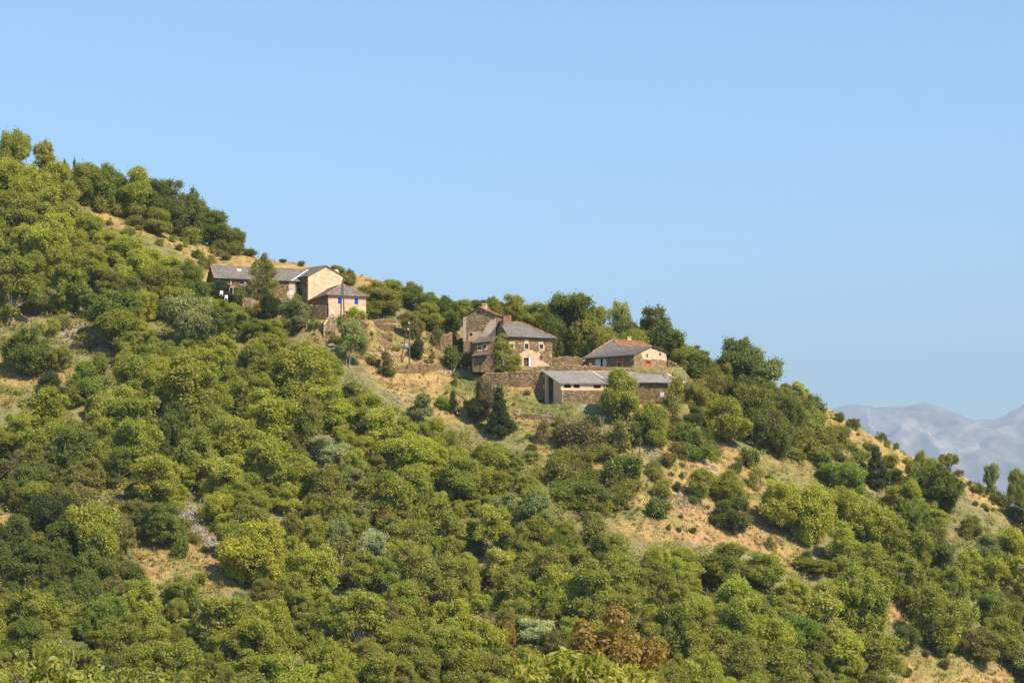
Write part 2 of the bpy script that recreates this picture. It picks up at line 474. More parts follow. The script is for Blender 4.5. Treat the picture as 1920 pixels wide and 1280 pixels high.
# ------------------------------------------------------------------ far mountains
m, nt, b = newmat('mountain_rock'); M_MOUNT = m
f = nnoise(nt, .0014, 9, .68)
c1 = nramp(nt, f, [(0.38, (.10, .10, .07)), (0.46, (.20, .17, .13)), (0.52, (.32, .25, .20)), (0.57, (.26, .21, .17)), (0.66, (.44, .35, .28))])
nt.links.new(nmix(nt, c1, nattr(nt, 'scree').outputs['Color'], fac=nattr(nt, 'scree').outputs['Alpha']), b.inputs['Base Color'])
CREST = [(500, 850), (900, 800), (1200, 790), (1400, 792), (1500, 778), (1560, 765), (1600, 757), (1640, 763), (1685, 762), (1720, 757), (1735, 753), (1750, 758), (1775, 770), (1805, 781), (1830, 787), (1868, 785), (1890, 774), (1920, 758), (1980, 722), (2060, 690), (2160, 720), (2300, 760), (2600, 800), (3200, 900)]
MD = 24000.0
cx = np.array([P(px, py, MD).x for px, py in CREST]); cz = np.array([P(px, py, MD).z for px, py in CREST])
mx_ = np.concatenate([np.arange(cx[0], P(1500, 800, MD).x, 120.0), np.arange(P(1500, 800, MD).x, P(2000, 800, MD).x, 22.0), np.arange(P(2000, 800, MD).x, cx[-1], 120.0)])
md = np.concatenate([np.arange(15200, 20000, 110.0), np.arange(20000, 24000, 45.0), np.arange(24000, 29200, 400.0)])
MV = np.zeros((len(md), len(mx_), 3)); SC = np.zeros((len(md), len(mx_), 4))
SCREES = [((1628, 766), (1632, 795), (1650, 825), 4), ((1745, 805), (1785, 835), (1795, 855), 13), ((1722, 800), (1760, 825), (1790, 850), 5), ((1755, 850), (1800, 845), (1830, 838), 9), ((1690, 785), (1700, 800), (1712, 790), 12), ((1795, 820), (1815, 805), (1840, 790), 5), ((1900, 800), (1920, 780), (1960, 760), 16), ((1640, 770), (1655, 775), (1670, 785), 6), ((1700, 830), (1705, 820), (1715, 815), 6), ((1740, 830), (1760, 835), (1780, 850), 7)]
def mathutils_fr(x, D): return (.6 * noise.fractal(Vector(((x + D * .5) / 300, D / 1500, 9.0)), .7, 2.1, 6) + .3 * noise.fractal(Vector((x / 90, D / 160, 2.0)), .7, 2.1, 4)) * min(1, .3 + abs(24000 - D) / 1500)
for j, D in enumerate(md):
    for i, x in enumerate(mx_):
        zc = np.interp(x, cx, cz)
        t = (24000 - D) / 8800.0
        rid = abs(noise.noise(Vector((x / 1000, D / 3000, 3.3)))) * 2 - .5 + .45 * (abs(noise.noise(Vector((x / 380, D / 840, 7.7)))) * 2 - .5)
        if t >= 0: z = zc * (1 - t) ** 1.1 + (-260) * (1 - (1 - t) ** 1.1) - 330 * rid * min(1, t * 3.2) * (1 - t * .5) + 70 * mathutils_fr(x, D)
        else: z = zc + t * 3000 + 70 * mathutils_fr(x, D)
        MV[j, i] = (x, D, z)
pxm, pym = pix_of(MV[..., 0], MV[..., 1], MV[..., 2])
mnz = np.array([[noise.fractal(Vector((x / 260, D / 900, 5.0)), .6, 2.1, 5) for x in mx_] for D in md])
for a_, b_, c_, w_ in SCREES:
    for (x0, y0), (x1, y1) in ((a_, b_), (b_, c_)):
        t = np.clip(((pxm - x0) * (x1 - x0) + (pym - y0) * (y1 - y0)) / ((x1 - x0) ** 2 + (y1 - y0) ** 2), 0, 1)
        dd = np.hypot(pxm - x0 - t * (x1 - x0), pym - y0 - t * (y1 - y0))
        SC[..., 3] = np.maximum(SC[..., 3], np.clip((1.0 - dd / (w_ * .8) + mnz * 1.3) * 4, 0, 1) * .6)
SC[..., :3] = (.62, .50, .40)
idx = np.arange(len(md) * len(mx_)).reshape(len(md), len(mx_))
q = np.stack([idx[:-1, :-1], idx[:-1, 1:], idx[1:, 1:], idx[1:, :-1]], -1).reshape(-1, 4)
me = bpy.data.meshes.new('mountain')
me.from_pydata([], [], [])
me.vertices.add(MV.shape[0] * MV.shape[1]); me.vertices.foreach_set('co', MV.reshape(-1).astype(np.float32))
me.loops.add(q.size); me.loops.foreach_set('vertex_index', q.reshape(-1).astype(np.int32))
me.polygons.add(len(q)); me.polygons.foreach_set('loop_start', np.arange(0, q.size, 4, dtype=np.int32)); me.polygons.foreach_set('loop_total', np.full(len(q), 4, dtype=np.int32))
me.update(calc_edges=True); me.shade_smooth()
at = me.attributes.new('scree', 'FLOAT_COLOR', 'POINT'); at.data.foreach_set('color', SC.reshape(-1).astype(np.float32))
me.materials.append(M_MOUNT)
mo = bpy.data.objects.new('mountains', me); C.objects.link(mo); mo['kind'] = 'structure'

# ------------------------------------------------------------------ haze
hb = MB()
hb.hexa([(-36000, -1500, -262), (36000, -1500, -262), (36000, 31000, -262), (-36000, 31000, -262)], [(-36000, -1500, 2450), (36000, -1500, 2450), (36000, 31000, 2450), (-36000, 31000, 2450)])
hm = bpy.data.materials.new('haze_air'); hm.use_nodes = True
nt = hm.node_tree
for n in list(nt.nodes): nt.nodes.remove(n)
ho = nt.nodes.new('ShaderNodeOutputMaterial'); pv = nt.nodes.new('ShaderNodeVolumePrincipled')
pv.inputs['Color'].default_value = (.57, .72, .89, 1)
pv.inputs['Density'].default_value = 0.000066
nt.links.new(pv.outputs[0], ho.inputs['Volume'])
hz = hb.build('haze', hm); hz['kind'] = 'stuff'

# ================================================================== buildings
def zat(py, D): return P(960, py, D).z
def xy(px, D, py=600):
    p = P(px, py, D); return Vector((p.x, p.y))
def dirv(deg): return Vector((math.cos(math.radians(deg)), math.sin(math.radians(deg))))
def reach(A, d, px, z):
    """walk from A in direction d until the point is seen at column px"""
    k = (px - 960) / FPX
    L = (k * (A.y * cp + z * sp_) - A.x) / (d.x - k * d.y * cp)
    return A + d * L
PATCHES = {}
def build_patches(mbs, mat, par, name='plaster_patch'):
    for m_ in PATCHES.pop(id(mbs), []):
        if m_.v: m_.build(name, mat, par)
class Wall:
    def __init__(s, A, B, z0, top, th=.45):
        s.A = Vector(A); s.B = Vector(B); s.L = (s.B - s.A).length; s.d = (s.B - s.A) / s.L
        s.n = Vector((s.d.y, -s.d.x)); s.z0 = z0; s.th = th
        s.top = [(f * s.L, z) for f, z in top] if isinstance(top, list) else [(0, top), (s.L, top)]
        s.ops = []
    def pt(s, a, z, o=0):
        p = s.A + s.d * a + s.n * o; return Vector((p.x, p.y, z))
    def zt(s, a):
        return float(np.interp(a, [t[0] for t in s.top], [t[1] for t in s.top]))
    def hit(s, px, py):
        d = ray(px, py); k = (s.n.x * s.A.x + s.n.y * s.A.y) / (s.n.x * d.x + s.n.y * d.y)
        p = d * k; return (Vector((p.x, p.y)) - s.A).dot(s.d), p.z
    def op(s, x0, y0, x1, y1):
        a = s.hit(x0, (y0 + y1) / 2)[0]; b = s.hit(x1, (y0 + y1) / 2)[0]
        zt = s.hit((x0 + x1) / 2, y0)[1]; zb = s.hit((x0 + x1) / 2, y1)[1]
        r = (min(a, b), max(a, b), zb, zt); s.ops.append(r); return r
    def solid(s, mb, tint=.5, e=.012):
        cuts = sorted(set([e, s.L - e] + [t[0] for t in s.top if e < t[0] < s.L - e] + [v for r in s.ops for v in r[:2] if e < v < s.L - e]))
        for a, b in zip(cuts[:-1], cuts[1:]):
            if b - a < .02: continue
            m_ = (a + b) / 2
            zs = [s.z0]
            for r in sorted([r for r in s.ops if r[0] < m_ < r[1]], key=lambda r: r[2]): zs += [r[2], r[3]]
            zs.append(None)
            for i in range(0, len(zs), 2):
                lo, hi = zs[i], zs[i + 1]
                ha = s.zt(a) if hi is None else hi; hb_ = s.zt(b) if hi is None else hi
                if min(ha, hb_) - lo < .02: continue
                mb.hexa([s.pt(a, lo), s.pt(b, lo), s.pt(b, lo, -s.th), s.pt(a, lo, -s.th)], [s.pt(a, ha), s.pt(b, hb_), s.pt(b, hb_, -s.th), s.pt(a, ha, -s.th)], tint)
    def stones(s, mb, skip=(), lo=0, hi=1, rowh=.2, ln=.36, proud=.06, dens=1.0, zmin=None):
        """field stones set in the face, leaving openings and plaster free; skip = polygons in (s, z)"""
        z = s.z0 if zmin is None else zmin
        zmax = max(t[1] for t in s.top)
        while z < zmax:
            h = rowh * random.uniform(.7, 1.35); a = random.uniform(0, .2)
            while a < s.L - .15:
                w = ln * random.uniform(.5, 1.6); w = min(w, s.L - a)
                m_ = a + w / 2; zc = z + h / 2
                ok = z + h < min(s.zt(a), s.zt(a + w)) + .02 and random.random() < dens
                for r in s.ops:
                    if a < r[1] + .03 and a + w > r[0] - .03 and z < r[3] + .03 and z + h > r[2] - .03: ok = False; break
                if ok and any(inside(m_, zc, p) for p in skip): ok = False
                if ok:
                    g_ = .025; p = proud * random.uniform(.3, 1.3); j = lambda: random.uniform(-.03, .03)
                    t = min(1, max(0, random.gauss(lo + (hi - lo) * .42, .2 * (hi - lo))))
                    f = [s.pt(a + g_ + j(), z + g_ + j(), p), s.pt(a + w - g_ + j(), z + g_ + j(), p), s.pt(a + w - g_ + j(), z + h - g_ + j(), p), s.pt(a + g_ + j(), z + h - g_ + j(), p)]
                    bk = [s.pt(a + g_, z + g_, -.02), s.pt(a + w - g_, z + g_, -.02), s.pt(a + w - g_, z + h - g_, -.02), s.pt(a + g_, z + h - g_, -.02)]
                    mb.add(f + bk, [(0, 1, 2, 3), (1, 0, 4, 5), (2, 1, 5, 6), (3, 2, 6, 7), (0, 3, 7, 4)], t)
                a += w
            z += h
    def zone(s, pts):
        return [s.hit(px, py) for px, py in pts]
    def patch(s, mbs, pts, tint=.5, off=.075, wob=.12):
        mb = MB(); PATCHES.setdefault(id(mbs), []).append(mb); s._patch(mb, pts, tint, off, wob)
    def _patch(s, mb, pts, tint, off, wob):
        """a slab of plaster with an uneven outline, clear of the openings it frames"""
        poly = s.zone(pts)
        poly = [(min(max(a, .0), s.L), z) for a, z in poly]
        # raster of small cells so that openings stay free and the rim is ragged
        a0, a1 = min(p[0] for p in poly), max(p[0] for p in poly); z0, z1 = min(p[1] for p in poly), max(p[1] for p in poly)
        st = .28; na = max(1, int((a1 - a0) / st)); nz_ = max(1, int((z1 - z0) / st))
        for i in range(na):
            for k in range(nz_):
                A0, A1 = a0 + (a1 - a0) * i / na, a0 + (a1 - a0) * (i + 1) / na; Z0, Z1 = z0 + (z1 - z0) * k / nz_, z0 + (z1 - z0) * (k + 1) / nz_
                ca, cz_ = (A0 + A1) / 2 + random.uniform(-wob, wob), (Z0 + Z1) / 2 + random.uniform(-wob, wob)
                if not inside(ca, cz_, poly) or Z1 > min(s.zt(A0), s.zt(A1)): continue
                # clip against the openings
                hit = [r for r in s.ops if A0 < r[1] and A1 > r[0] and Z0 < r[3] and Z1 > r[2]]
                if hit:
                    r = hit[0]
                    if r[0] <= ca <= r[1] and r[2] <= cz_ <= r[3]: continue
                    if ca < r[0]: A1 = min(A1, r[0])
                    elif ca > r[1]: A0 = max(A0, r[1])
                    elif cz_ > r[3]: Z0 = max(Z0, r[3])
                    else: Z1 = min(Z1, r[2])
                    if A1 - A0 < .03 or Z1 - Z0 < .03: continue
                t_ = tint + random.uniform(-.05, .05)
                mb.add([s.pt(A0, Z0, off), s.pt(A1, Z0, off), s.pt(A1, Z1, off), s.pt(A0, Z1, off), s.pt(A0, Z0, -.01), s.pt(A1, Z0, -.01), s.pt(A1, Z1, -.01), s.pt(A0, Z1, -.01)],
                       [(0, 1, 2, 3), (1, 0, 4, 5), (2, 1, 5, 6), (3, 2, 6, 7), (0, 3, 7, 4)], t_)
    def bar(s, mb, a0, a1, z0, z1, o0, o1, tint=.5):
        mb.hexa([s.pt(a0, z0, o1), s.pt(a1, z0, o1), s.pt(a1, z0, o0), s.pt(a0, z0, o0)], [s.pt(a0, z1, o1), s.pt(a1, z1, o1), s.pt(a1, z1, o0), s.pt(a0, z1, o0)], tint)
def add_window(th, W, r, fmat, label=None, style='window', depth=-.18, surround=None):
    a0, a1, z0, z1 = r; w = a1 - a0; h = z1 - z0
    if style in ('window', 'small'):
        f = MB(); t = .07
        W.bar(f, a0, a1, z0, z0 + t, depth, depth + .06); W.bar(f, a0, a1, z1 - t, z1, depth, depth + .06)
        W.bar(f, a0, a0 + t, z0 + t, z1 - t, depth, depth + .06); W.bar(f, a1 - t, a1, z0 + t, z1 - t, depth, depth + .06)
        if style == 'window':
            W.bar(f, a0 + w / 2 - .035, a0 + w / 2 + .035, z0 + t, z1 - t, depth, depth + .06)
            W.bar(f, a0 + t, a0 + w / 2 - .035, z0 + h * .55, z0 + h * .55 + .04, depth, depth + .05); W.bar(f, a0 + w / 2 + .035, a1 - t, z0 + h * .55, z0 + h * .55 + .04, depth, depth + .05)
        o = f.build('window', fmat, th)
        if label: o['label'] = label
        p = MB(); W.bar(p, a0 + t, a1 - t, z0 + t, z1 - t, depth + .01, depth + .03); p.build('pane', M_GLASS, o)
    elif style == 'shutter':
        p = MB(); n = max(2, int(w / .16))
        for i in range(n):
            W.bar(p, a0 + w * i / n + .006, a0 + w * (i + 1) / n - .006, z0 + .02, z1 - .02, -.06, -.01 + .008 * (i % 2), random.random())
        for zz in (z0 + h * .2, z0 + h * .78): W.bar(p, a0 + .05, a1 - .05, zz, zz + .09, -.01, .03, .3)
        o = p.build('shutter', fmat, th)
        if label: o['label'] = label
    elif style == 'door':
        p = MB(); n = max(3, int(w / .18))
        for i in range(n): W.bar(p, a0 + w * i / n + .005, a0 + w * (i + 1) / n - .005, z0 + .02, z1 - .02, depth, depth + .05 + .008 * (i % 2), random.random())
        o = p.build('door', fmat, th)
        if label: o['label'] = label
        hb_ = MB(); W.bar(hb_, a1 - .22, a1 - .16, z0 + h * .47, z0 + h * .53, depth + .05, depth + .13); hb_.build('handle', M_METAL, o)
    elif style == 'open_shutters':
        p = MB()
        W.bar(p, a0 - w * .48, a0 - .02, z0, z1, .08, .12, .3); W.bar(p, a1 + .02, a1 + w * .48, z0, z1, .08, .12, .6)
        p.build('shutter', fmat, th)
    if surround:
        sm = MB(); q_ = .17; po = .11
        W.bar(sm, a0 - q_, a1 + q_, z1, z1 + q_, -.05, po, .7); W.bar(sm, a0 - q_, a1 + q_, z0 - q_, z0, -.05, po, .7)
        W.bar(sm, a0 - q_, a0, z0, z1, -.05, po, .6); W.bar(sm, a1, a1 + q_, z0, z1, -.05, po, .65)
        sm.build('window_surround', surround, th)

def roof_face(slab, cour, pts, slate=.3, row=.28, th=.13, thick=.025):
    """pts: planar-ish convex polygon, first edge = eave. Deck slab plus courses of slates laid on it."""
    pts = [Vector(p) for p in pts]
    nrm = Vector((0, 0, 0))
    for i in range(len(pts)):
        a, b_ = pts[i], pts[(i + 1) % len(pts)]
        nrm += Vector(((a.y - b_.y) * (a.z + b_.z), (a.z - b_.z) * (a.x + b_.x), (a.x - b_.x) * (a.y + b_.y)))
    nrm.normalize()
    if nrm.z < 0: nrm = -nrm
    slab.prism(pts, -nrm * th, .5)
    up = (Vector((0, 0, 1)) - nrm * nrm.z)
    v = up.normalized(); u = v.cross(nrm).normalized()
    o = pts[0]
    P2 = [((p - o).dot(u), (p - o).dot(v)) for p in pts]
    offn = [(p - o).dot(nrm) for p in pts]
    vmin, vmax = min(p[1] for p in P2), max(p[1] for p in P2)
    def span(vv):
        xs = []
        for i in range(len(P2)):
            (x0, y0), (x1, y1) = P2[i], P2[(i + 1) % len(P2)]
            if (y0 > vv) != (y1 > vv): xs.append(x0 + (x1 - x0) * (vv - y0) / (y1 - y0))
        return (min(xs), max(xs)) if len(xs) > 1 else None
    def noff(x, y):  # small warp for not-quite-planar faces: inverse distance weights
        w = [1 / ((x - a) ** 2 + (y - b_) ** 2 + .01) for a, b_ in P2]
        return sum(q_ * o_ for q_, o_ in zip(w, offn)) / sum(w)
    k = 0; vv = vmin
    while vv < vmax - .05:
        hgt = min(row, vmax - vv)
        s0 = span(vv + hgt * .5)
        if s0:
            a = s0[0] + (-(k % 2) * slate * .5)
            while a < s0[1]:
                w = slate * random.uniform(.75, 1.3); x0, x1 = max(a, s0[0]), min(a + w, s0[1]); a += w
                if x1 - x0 < .04: continue
                lift = random.uniform(0, .012); n0 = noff((x0 + x1) / 2, vv)
                base = o + nrm * (n0 if abs(n0) > .02 else 0)
                lo_ = -.03 + random.uniform(-.02, .02)
                A_ = [base + u * (x0 + .006) + v * (vv + lo_) + nrm * (.012 + lift), base + u * (x1 - .006) + v * (vv + lo_) + nrm * (.012 + lift), base + u * (x1 - .006) + v * (vv + hgt) + nrm * .004, base + u * (x0 + .006) + v * (vv + hgt) + nrm * .004]
                cour.hexa(A_, [A_[0] + nrm * thick, A_[1] + nrm * thick, A_[2] + nrm * thick * .5, A_[3] + nrm * thick * .5], min(1, max(0, random.gauss(.45, .2))))
        vv += row; k += 1
def ridge(mb, a, b, r=.16, n=None, up=.05):
    """overlapping half-round cap tiles along a roof line"""
    a, b = Vector(a), Vector(b); L = (b - a).length; d = (b - a) / L
    k = max(1, int(L / .42)); sd = d.cross(Vector((0, 0, 1))).normalized(); nn = sd.cross(d)
    for i in range(k):
        p0 = a + d * (L * i / k - .03); p1 = a + d * (L * (i + 1) / k); r0, r1 = r * 1.08, r * .92
        ring = []
        for p, rr in ((p0, r0), (p1, r1)):
            for an in (0, 45, 90, 135, 180):
                q_ = math.radians(an); ring.append(p + sd * math.cos(q_) * rr + nn * (math.sin(q_) * rr + up - .08))
        mb.add(ring, [(j, j + 1, j + 6, j + 5) for j in range(4)] + [(0, 1, 2, 3, 4), (9, 8, 7, 6, 5)], random.random())
def V3(p2, z): return Vector((p2.x, p2.y, z))
def chimney(name, c, w, d_, h, ang, mat, par, cap=True):
    mb = MB(); ax = dirv(ang); ay = dirv(ang + 90)
    X = Vector((ax.x, ax.y, 0)) * w / 2; Y = Vector((ay.x, ay.y, 0)) * d_ / 2
    mb.box(c + Vector((0, 0, h / 2)), X, Y, Vector((0, 0, h / 2)), .6)
    if cap:
        mb.box(c + Vector((0, 0, h + .05)), X * 1.25, Y * 1.25, Vector((0, 0, .05)), .4)
        for q_ in (-.5, .5): mb.box(c + Vector((0, 0, h + .18)) + X * q_, X * .22, Y * .5, Vector((0, 0, .08)), .3)
    return mb.build(name, mat, par)

# ---- 1. long slate farmhouse -------------------------------------------------
fa = thing('farmhouse', P(470, 562, 430), 'long low slate-roofed farmhouse on the upper terrace with a tall plastered right gable', 'farmhouse')
mort, stone, plas, slab, cour, rid = MB(), MB(), MB(), MB(), MB(), MB()
gz = zat(575, 430)
A = xy(403, 425); th1 = 20
z_e = zat(519, 425); Bq = reach(A, dirv(th1), 556, z_e); BL = reach(A, dirv(th1 + 90), 383.5, z_e)
Lw = (Bq - A).length; Ww = (BL - A).length
if Ww > 8.5 or Ww < 4: Ww = 7.0; BL = A + dirv(th1 + 90) * Ww
zr = zat(498.5, (A.y + BL.y) / 2)
Af = A; BR = Bq + dirv(th1 + 90) * Ww
fw = Wall(Af, Bq, gz, z_e); lw = Wall(BL, Af, gz, [(0, z_e), (.5, zr - .1), (1, z_e)]); bw = Wall(BR, BL, gz, z_e)
wn1 = fw.op(430, 526.5, 437, 535); wn2 = fw.op(450, 525.5, 457, 534); wn3 = fw.op(508, 527, 514, 535)
wn4 = fw.op(543, 542.5, 551, 553); wl = lw.op(389.5, 509, 394.5, 521)
wall_ps = fw.zone([(543, 521), (552, 524), (553, 556), (543, 560), (538, 552), (541, 540)])
for w_ in (fw, lw, bw): w_.solid(mort)
fw.stones(stone, [wall_ps], lo=0, hi=.75); lw.stones(stone, lo=0, hi=.7)
fw.patch(plas, [(543, 521), (553, 524), (553, 556), (543, 560), (538, 552), (541, 540)], .5)
# shaded porch posts and the lean trim below the eave
for px in (411, 433, 459):
    a_, _ = fw.hit(px, 525)
    pm = MB(); fw.bar(pm, a_ - .14, a_ + .14, gz, z_e - .05, .0, .09, .6); pm.build('porch_post', M_PLASTER, fa)
u = Vector((*dirv(th1), 0)); v = Vector((*dirv(th1 + 90), 0))
ov = .55; sl = (zr - z_e) / (Ww / 2)
e0 = V3(Af, z_e) - v * ov - u * .35 - Vector((0, 0, sl * ov)); e1 = V3(Bq, z_e) - v * ov + u * 2.4 - Vector((0, 0, sl * ov))
r0 = V3(Af, zr) + v * Ww / 2 - u * .35; r1 = V3(Bq, zr) + v * Ww / 2 + u * 3.4
b0 = V3(BL, z_e) + v * ov - u * .35 - Vector((0, 0, sl * ov)); b1 = V3(BR, z_e) + v * ov + u * 3.4 - Vector((0, 0, sl * ov))
for q_ in (e0, e1, r0, r1, b0, b1): q_.z += .12
roof_face(slab, cour, [e0, e1, r1, r0]); roof_face(slab, cour, [b1, b0, r0, r1])
ridge(rid, r0, r1, .17); ridge(rid, r0, e0, .1); 
# gable block, turned towards the valley
th2 = -47
Dc = 429.5; Cn = xy(577, Dc); ze2 = zat(517, Dc); g2 = -90 + th2 + 180   # gable runs back to the right
gd = dirv(th2 + 90); Gb = reach(Cn, gd, 643, ze2); Wg = (Gb - Cn).length
fd = -dirv(th2); Fl = Cn + fd * 8.5; Fb = Gb + fd * 8.5
zr2 = zat(499.2, (Cn + gd * Wg / 2).y); zb2 = zat(519, Gb.y)
gw = Wall(Cn, Gb, gz - 4, [(0, ze2), (.5, zr2 - .05), (.76, zr2 - .9), (.8, zr2 - .35), (.86, zr2 - .4), (.9, zr2 - 1.5), (1, zb2)])
fw2 = Wall(Fl, Cn, gz - 3, ze2); bw2 = Wall(Fb, Fl, gz - 3, [(0, zb2), (.5, zr2 - .3), (1, ze2)]); rw2 = Wall(Gb, Fb, gz, zb2)
wv = fw2.op(558.5, 541.5, 566, 554.5); wsm = fw2.op(561, 523.5, 564.5, 528.5)
wq1 = gw.op(600, 540, 601.2, 541.5)
mort2 = MB(); ps2 = MB()
for w_ in (fw2, bw2, rw2): w_.solid(mort)
gw.solid(mort2); gw.stones(ps2, [], rowh=.3, ln=.55, proud=.035, dens=.36, zmin=gz)
fw2.stones(stone, [], lo=.1, hi=.85)
mort2.build('gable_wall', M_MORTARP, fa)['label'] = 'tall pale plastered gable wall'
ps2.build('gable_stonework', M_PSTONE, fa, kind='stuff')
# its roof
U2 = Vector((*dirv(th2), 0)); V2 = Vector((*gd, 0)); s2 = (zr2 - ze2) / (Wg / 2)
c0 = V3(Cn, ze2) - V2 * .5 + U2 * .25 - Vector((0, 0, s2 * .5)); c1 = V3(Fl, ze2) - V2 * .5 - Vector((0, 0, s2 * .5))
t0 = V3(Cn + gd * Wg / 2, zr2) + U2 * .25; t1 = V3(Fl + gd * Wg / 2, zr2)
k0 = V3(Gb, zb2) + V2 * .3 + U2 * .2; k1 = V3(Fb, zb2) + V2 * .3
for q_ in (c0, c1, t0, t1, k0, k1): q_.z += .13
roof_face(slab, cour, [c1, c0, t0, t1]); roof_face(slab, cour, [k0, k1, t1, t0])
ridge(rid, t0 - U2 * .3, t1, .16)
valley = MB()
jx0 = P(553, 521.5, e1.y - 1.6); 
va = Vector((0, 0, 0))
# line where both roof planes meet
def plane(a, b, c):
    n = (b - a).cross(c - a).normalized(); return n, n.dot(a)
n1, d1 = plane(e0, e1, r1); n2, d2 = plane(c1, c0, t0)
ld = n1.cross(n2).normalized()
import mathutils
Mx = mathutils.Matrix((n1, n2, ld)); pl = Mx.inverted() @ Vector((d1, d2, 0))
def on_line(z): return pl + ld * ((z - pl.z) / ld.z)
va, vb = on_line(e1.z + .05), on_line(min(zr, zr2) - .05)
sv = ld.cross((n1 + n2).normalized()).normalized() * .16; nv = (n1 + n2).normalized(); nv = nv if nv.z > 0 else -nv
valley.hexa([va - sv + nv * .05, va + sv + nv * .05, vb + sv + nv * .05, vb - sv + nv * .05], [va - sv + nv * .1, va + sv + nv * .1, vb + sv + nv * .1, vb - sv + nv * .1])
valley.build('valley_flashing', M_METAL, fa)
mort.build('wall', M_MORTAR, fa); stone.build('stonework', M_STONE, fa, kind='stuff'); build_patches(plas, M_PLASTER, fa)
slab.build('roof', M_WOOD, fa); cour.build('roof_slates', M_SLATE, fa, kind='stuff'); rid.build('ridge_capping', M_TILE, fa, kind='stuff')
add_window(fa, fw, wn1, M_PALEB, 'window with a pale blue frame'); add_window(fa, fw, wn2, M_PALEB, 'window with a pale blue frame'); add_window(fa, fw, wn3, M_PALEB)
add_window(fa, fw, wn4, M_PALEB, 'closed pale blue shutter in the plastered bay', 'shutter')
add_window(fa, fw2, wv, M_LBLUE, 'tall blue window of the turned block'); add_window(fa, fw2, wsm, M_WOOD, None, 'small')
add_window(fa, lw, wl, M_LBLUE, 'blue shutter on the left gable', 'shutter')
sk = MB(); qd = e0.lerp(e1, .28).lerp(r0.lerp(r1, .28), .68)
sk.box(qd + Vector((0, 0, .1)), u * .45, (r0 - e0).normalized() * .3, Vector((0, 0, .06))); sk.build('skylight', M_WHITE, fa)

# ---- 2. house with blue shutters ----------------------------------------------
hb_ = thing('shuttered_house', P(650, 600, 420), 'cream plastered house with two bright blue shutters and a red-edged hipped slate roof', 'house')
mort, stone, slab, cour, rid = MB(), MB(), MB(), MB(), MB()
Dh = 419; th = 23; ze = zat(551, Dh); zg = zat(607, Dh)
A = xy(615, Dh); B = reach(A, dirv(th), 686.5, ze); Lb = reach(A, dirv(th + 90), 579, ze); Rb = B + (Lb - A)
W_ = (B - A).length; Dp = (Lb - A).length
fr = Wall(A, B, zg - 1, ze); le = Wall(Lb, A, zg - 1, ze); ri = Wall(B, Rb, zg - 1, ze); bk = Wall(Rb, Lb, zg, ze)
s1 = fr.op(633.5, 557.5, 641, 569.5); s2_ = fr.op(664.5, 559, 671.5, 570.5); dr = fr.op(647.5, 585, 659, 596)
for w_ in (fr, le, ri, bk): w_.solid(mort)
fr.stones(stone, [], rowh=.3, ln=.5, proud=.03, dens=.4); ri.stones(stone, [], rowh=.3, ln=.5, proud=.03, dens=.3)
ls = MB(); le.stones(ls, [], lo=0, hi=.7); ls.build('stonework', M_STONE, hb_, kind='stuff')
mort.build('wall', M_MORTARP, hb_); stone.build('bedded_stonework', M_PSTONE, hb_, kind='stuff')
U = Vector((*dirv(th), 0)); V = Vector((*dirv(th + 90), 0)); o_ = .5
zt = zat(533, (A + dirv(th + 90) * W_ / 2).y); sl = (zt - ze) / (W_ / 2)
dz = Vector((0, 0, sl * o_ - .12))
E0 = V3(A, ze) - U * o_ - V * o_ - dz; E1 = V3(B, ze) + U * o_ - V * o_ - dz; E2 = V3(Rb, ze) + U * o_ + V * .3 - dz; E3 = V3(Lb, ze) - U * o_ + V * .3 - dz
T0 = V3(A, zt) + U * W_ / 2 + V * (W_ / 2 - .6); T1 = V3(Lb, zt) + U * W_ / 2 + V * .3
T0.z += .1; T1.z += .1
roof_face(slab, cour, [E0, E1, T0]); roof_face(slab, cour, [E3, E0, T0, T1]); roof_face(slab, cour, [E1, E2, T1, T0])
ridge(rid, E0, T0, .19, up=.09); ridge(rid, E1, T0, .19, up=.09); ridge(rid, T1, T0, .17, up=.06); ridge(rid, E0 + Vector((0, 0, -.02)), E1 + Vector((0, 0, -.02)), .08)
slab.build('roof', M_WOOD, hb_); cour.build('roof_slates', M_SLATE, hb_, kind='stuff'); rid.build('hip_capping', M_TILE, hb_, kind='stuff')
add_window(hb_, fr, s1, M_BLUE, 'left bright blue shutter, beside the pole', 'shutter'); add_window(hb_, fr, s2_, M_BLUE, 'right bright blue shutter', 'shutter')
add_window(hb_, fr, dr, M_DOOR, 'low brown door', 'door', depth=-.2)
lin = MB(); fr.bar(lin, dr[0] - .2, dr[1] + .2, dr[3], dr[3] + .18, -.1, .05, .2); lin.build('lintel', M_WOOD, hb_)
fp = MB(); 
for k in range(3):
    cpt = T1 + (T0 - T1) * (.15 + .05 * k)

# ---- 3. stone house with the red-tiled tower wing, main block and lean-to -----------------
sh = thing('stone_house', P(985, 689, 426), 'stone house of three blocks mid-hamlet with a plaster patch round its brown door', 'house')
mort, stone, plas, slab, cour, rid, tiles = MB(), MB(), MB(), MB(), MB(), MB(), MB()
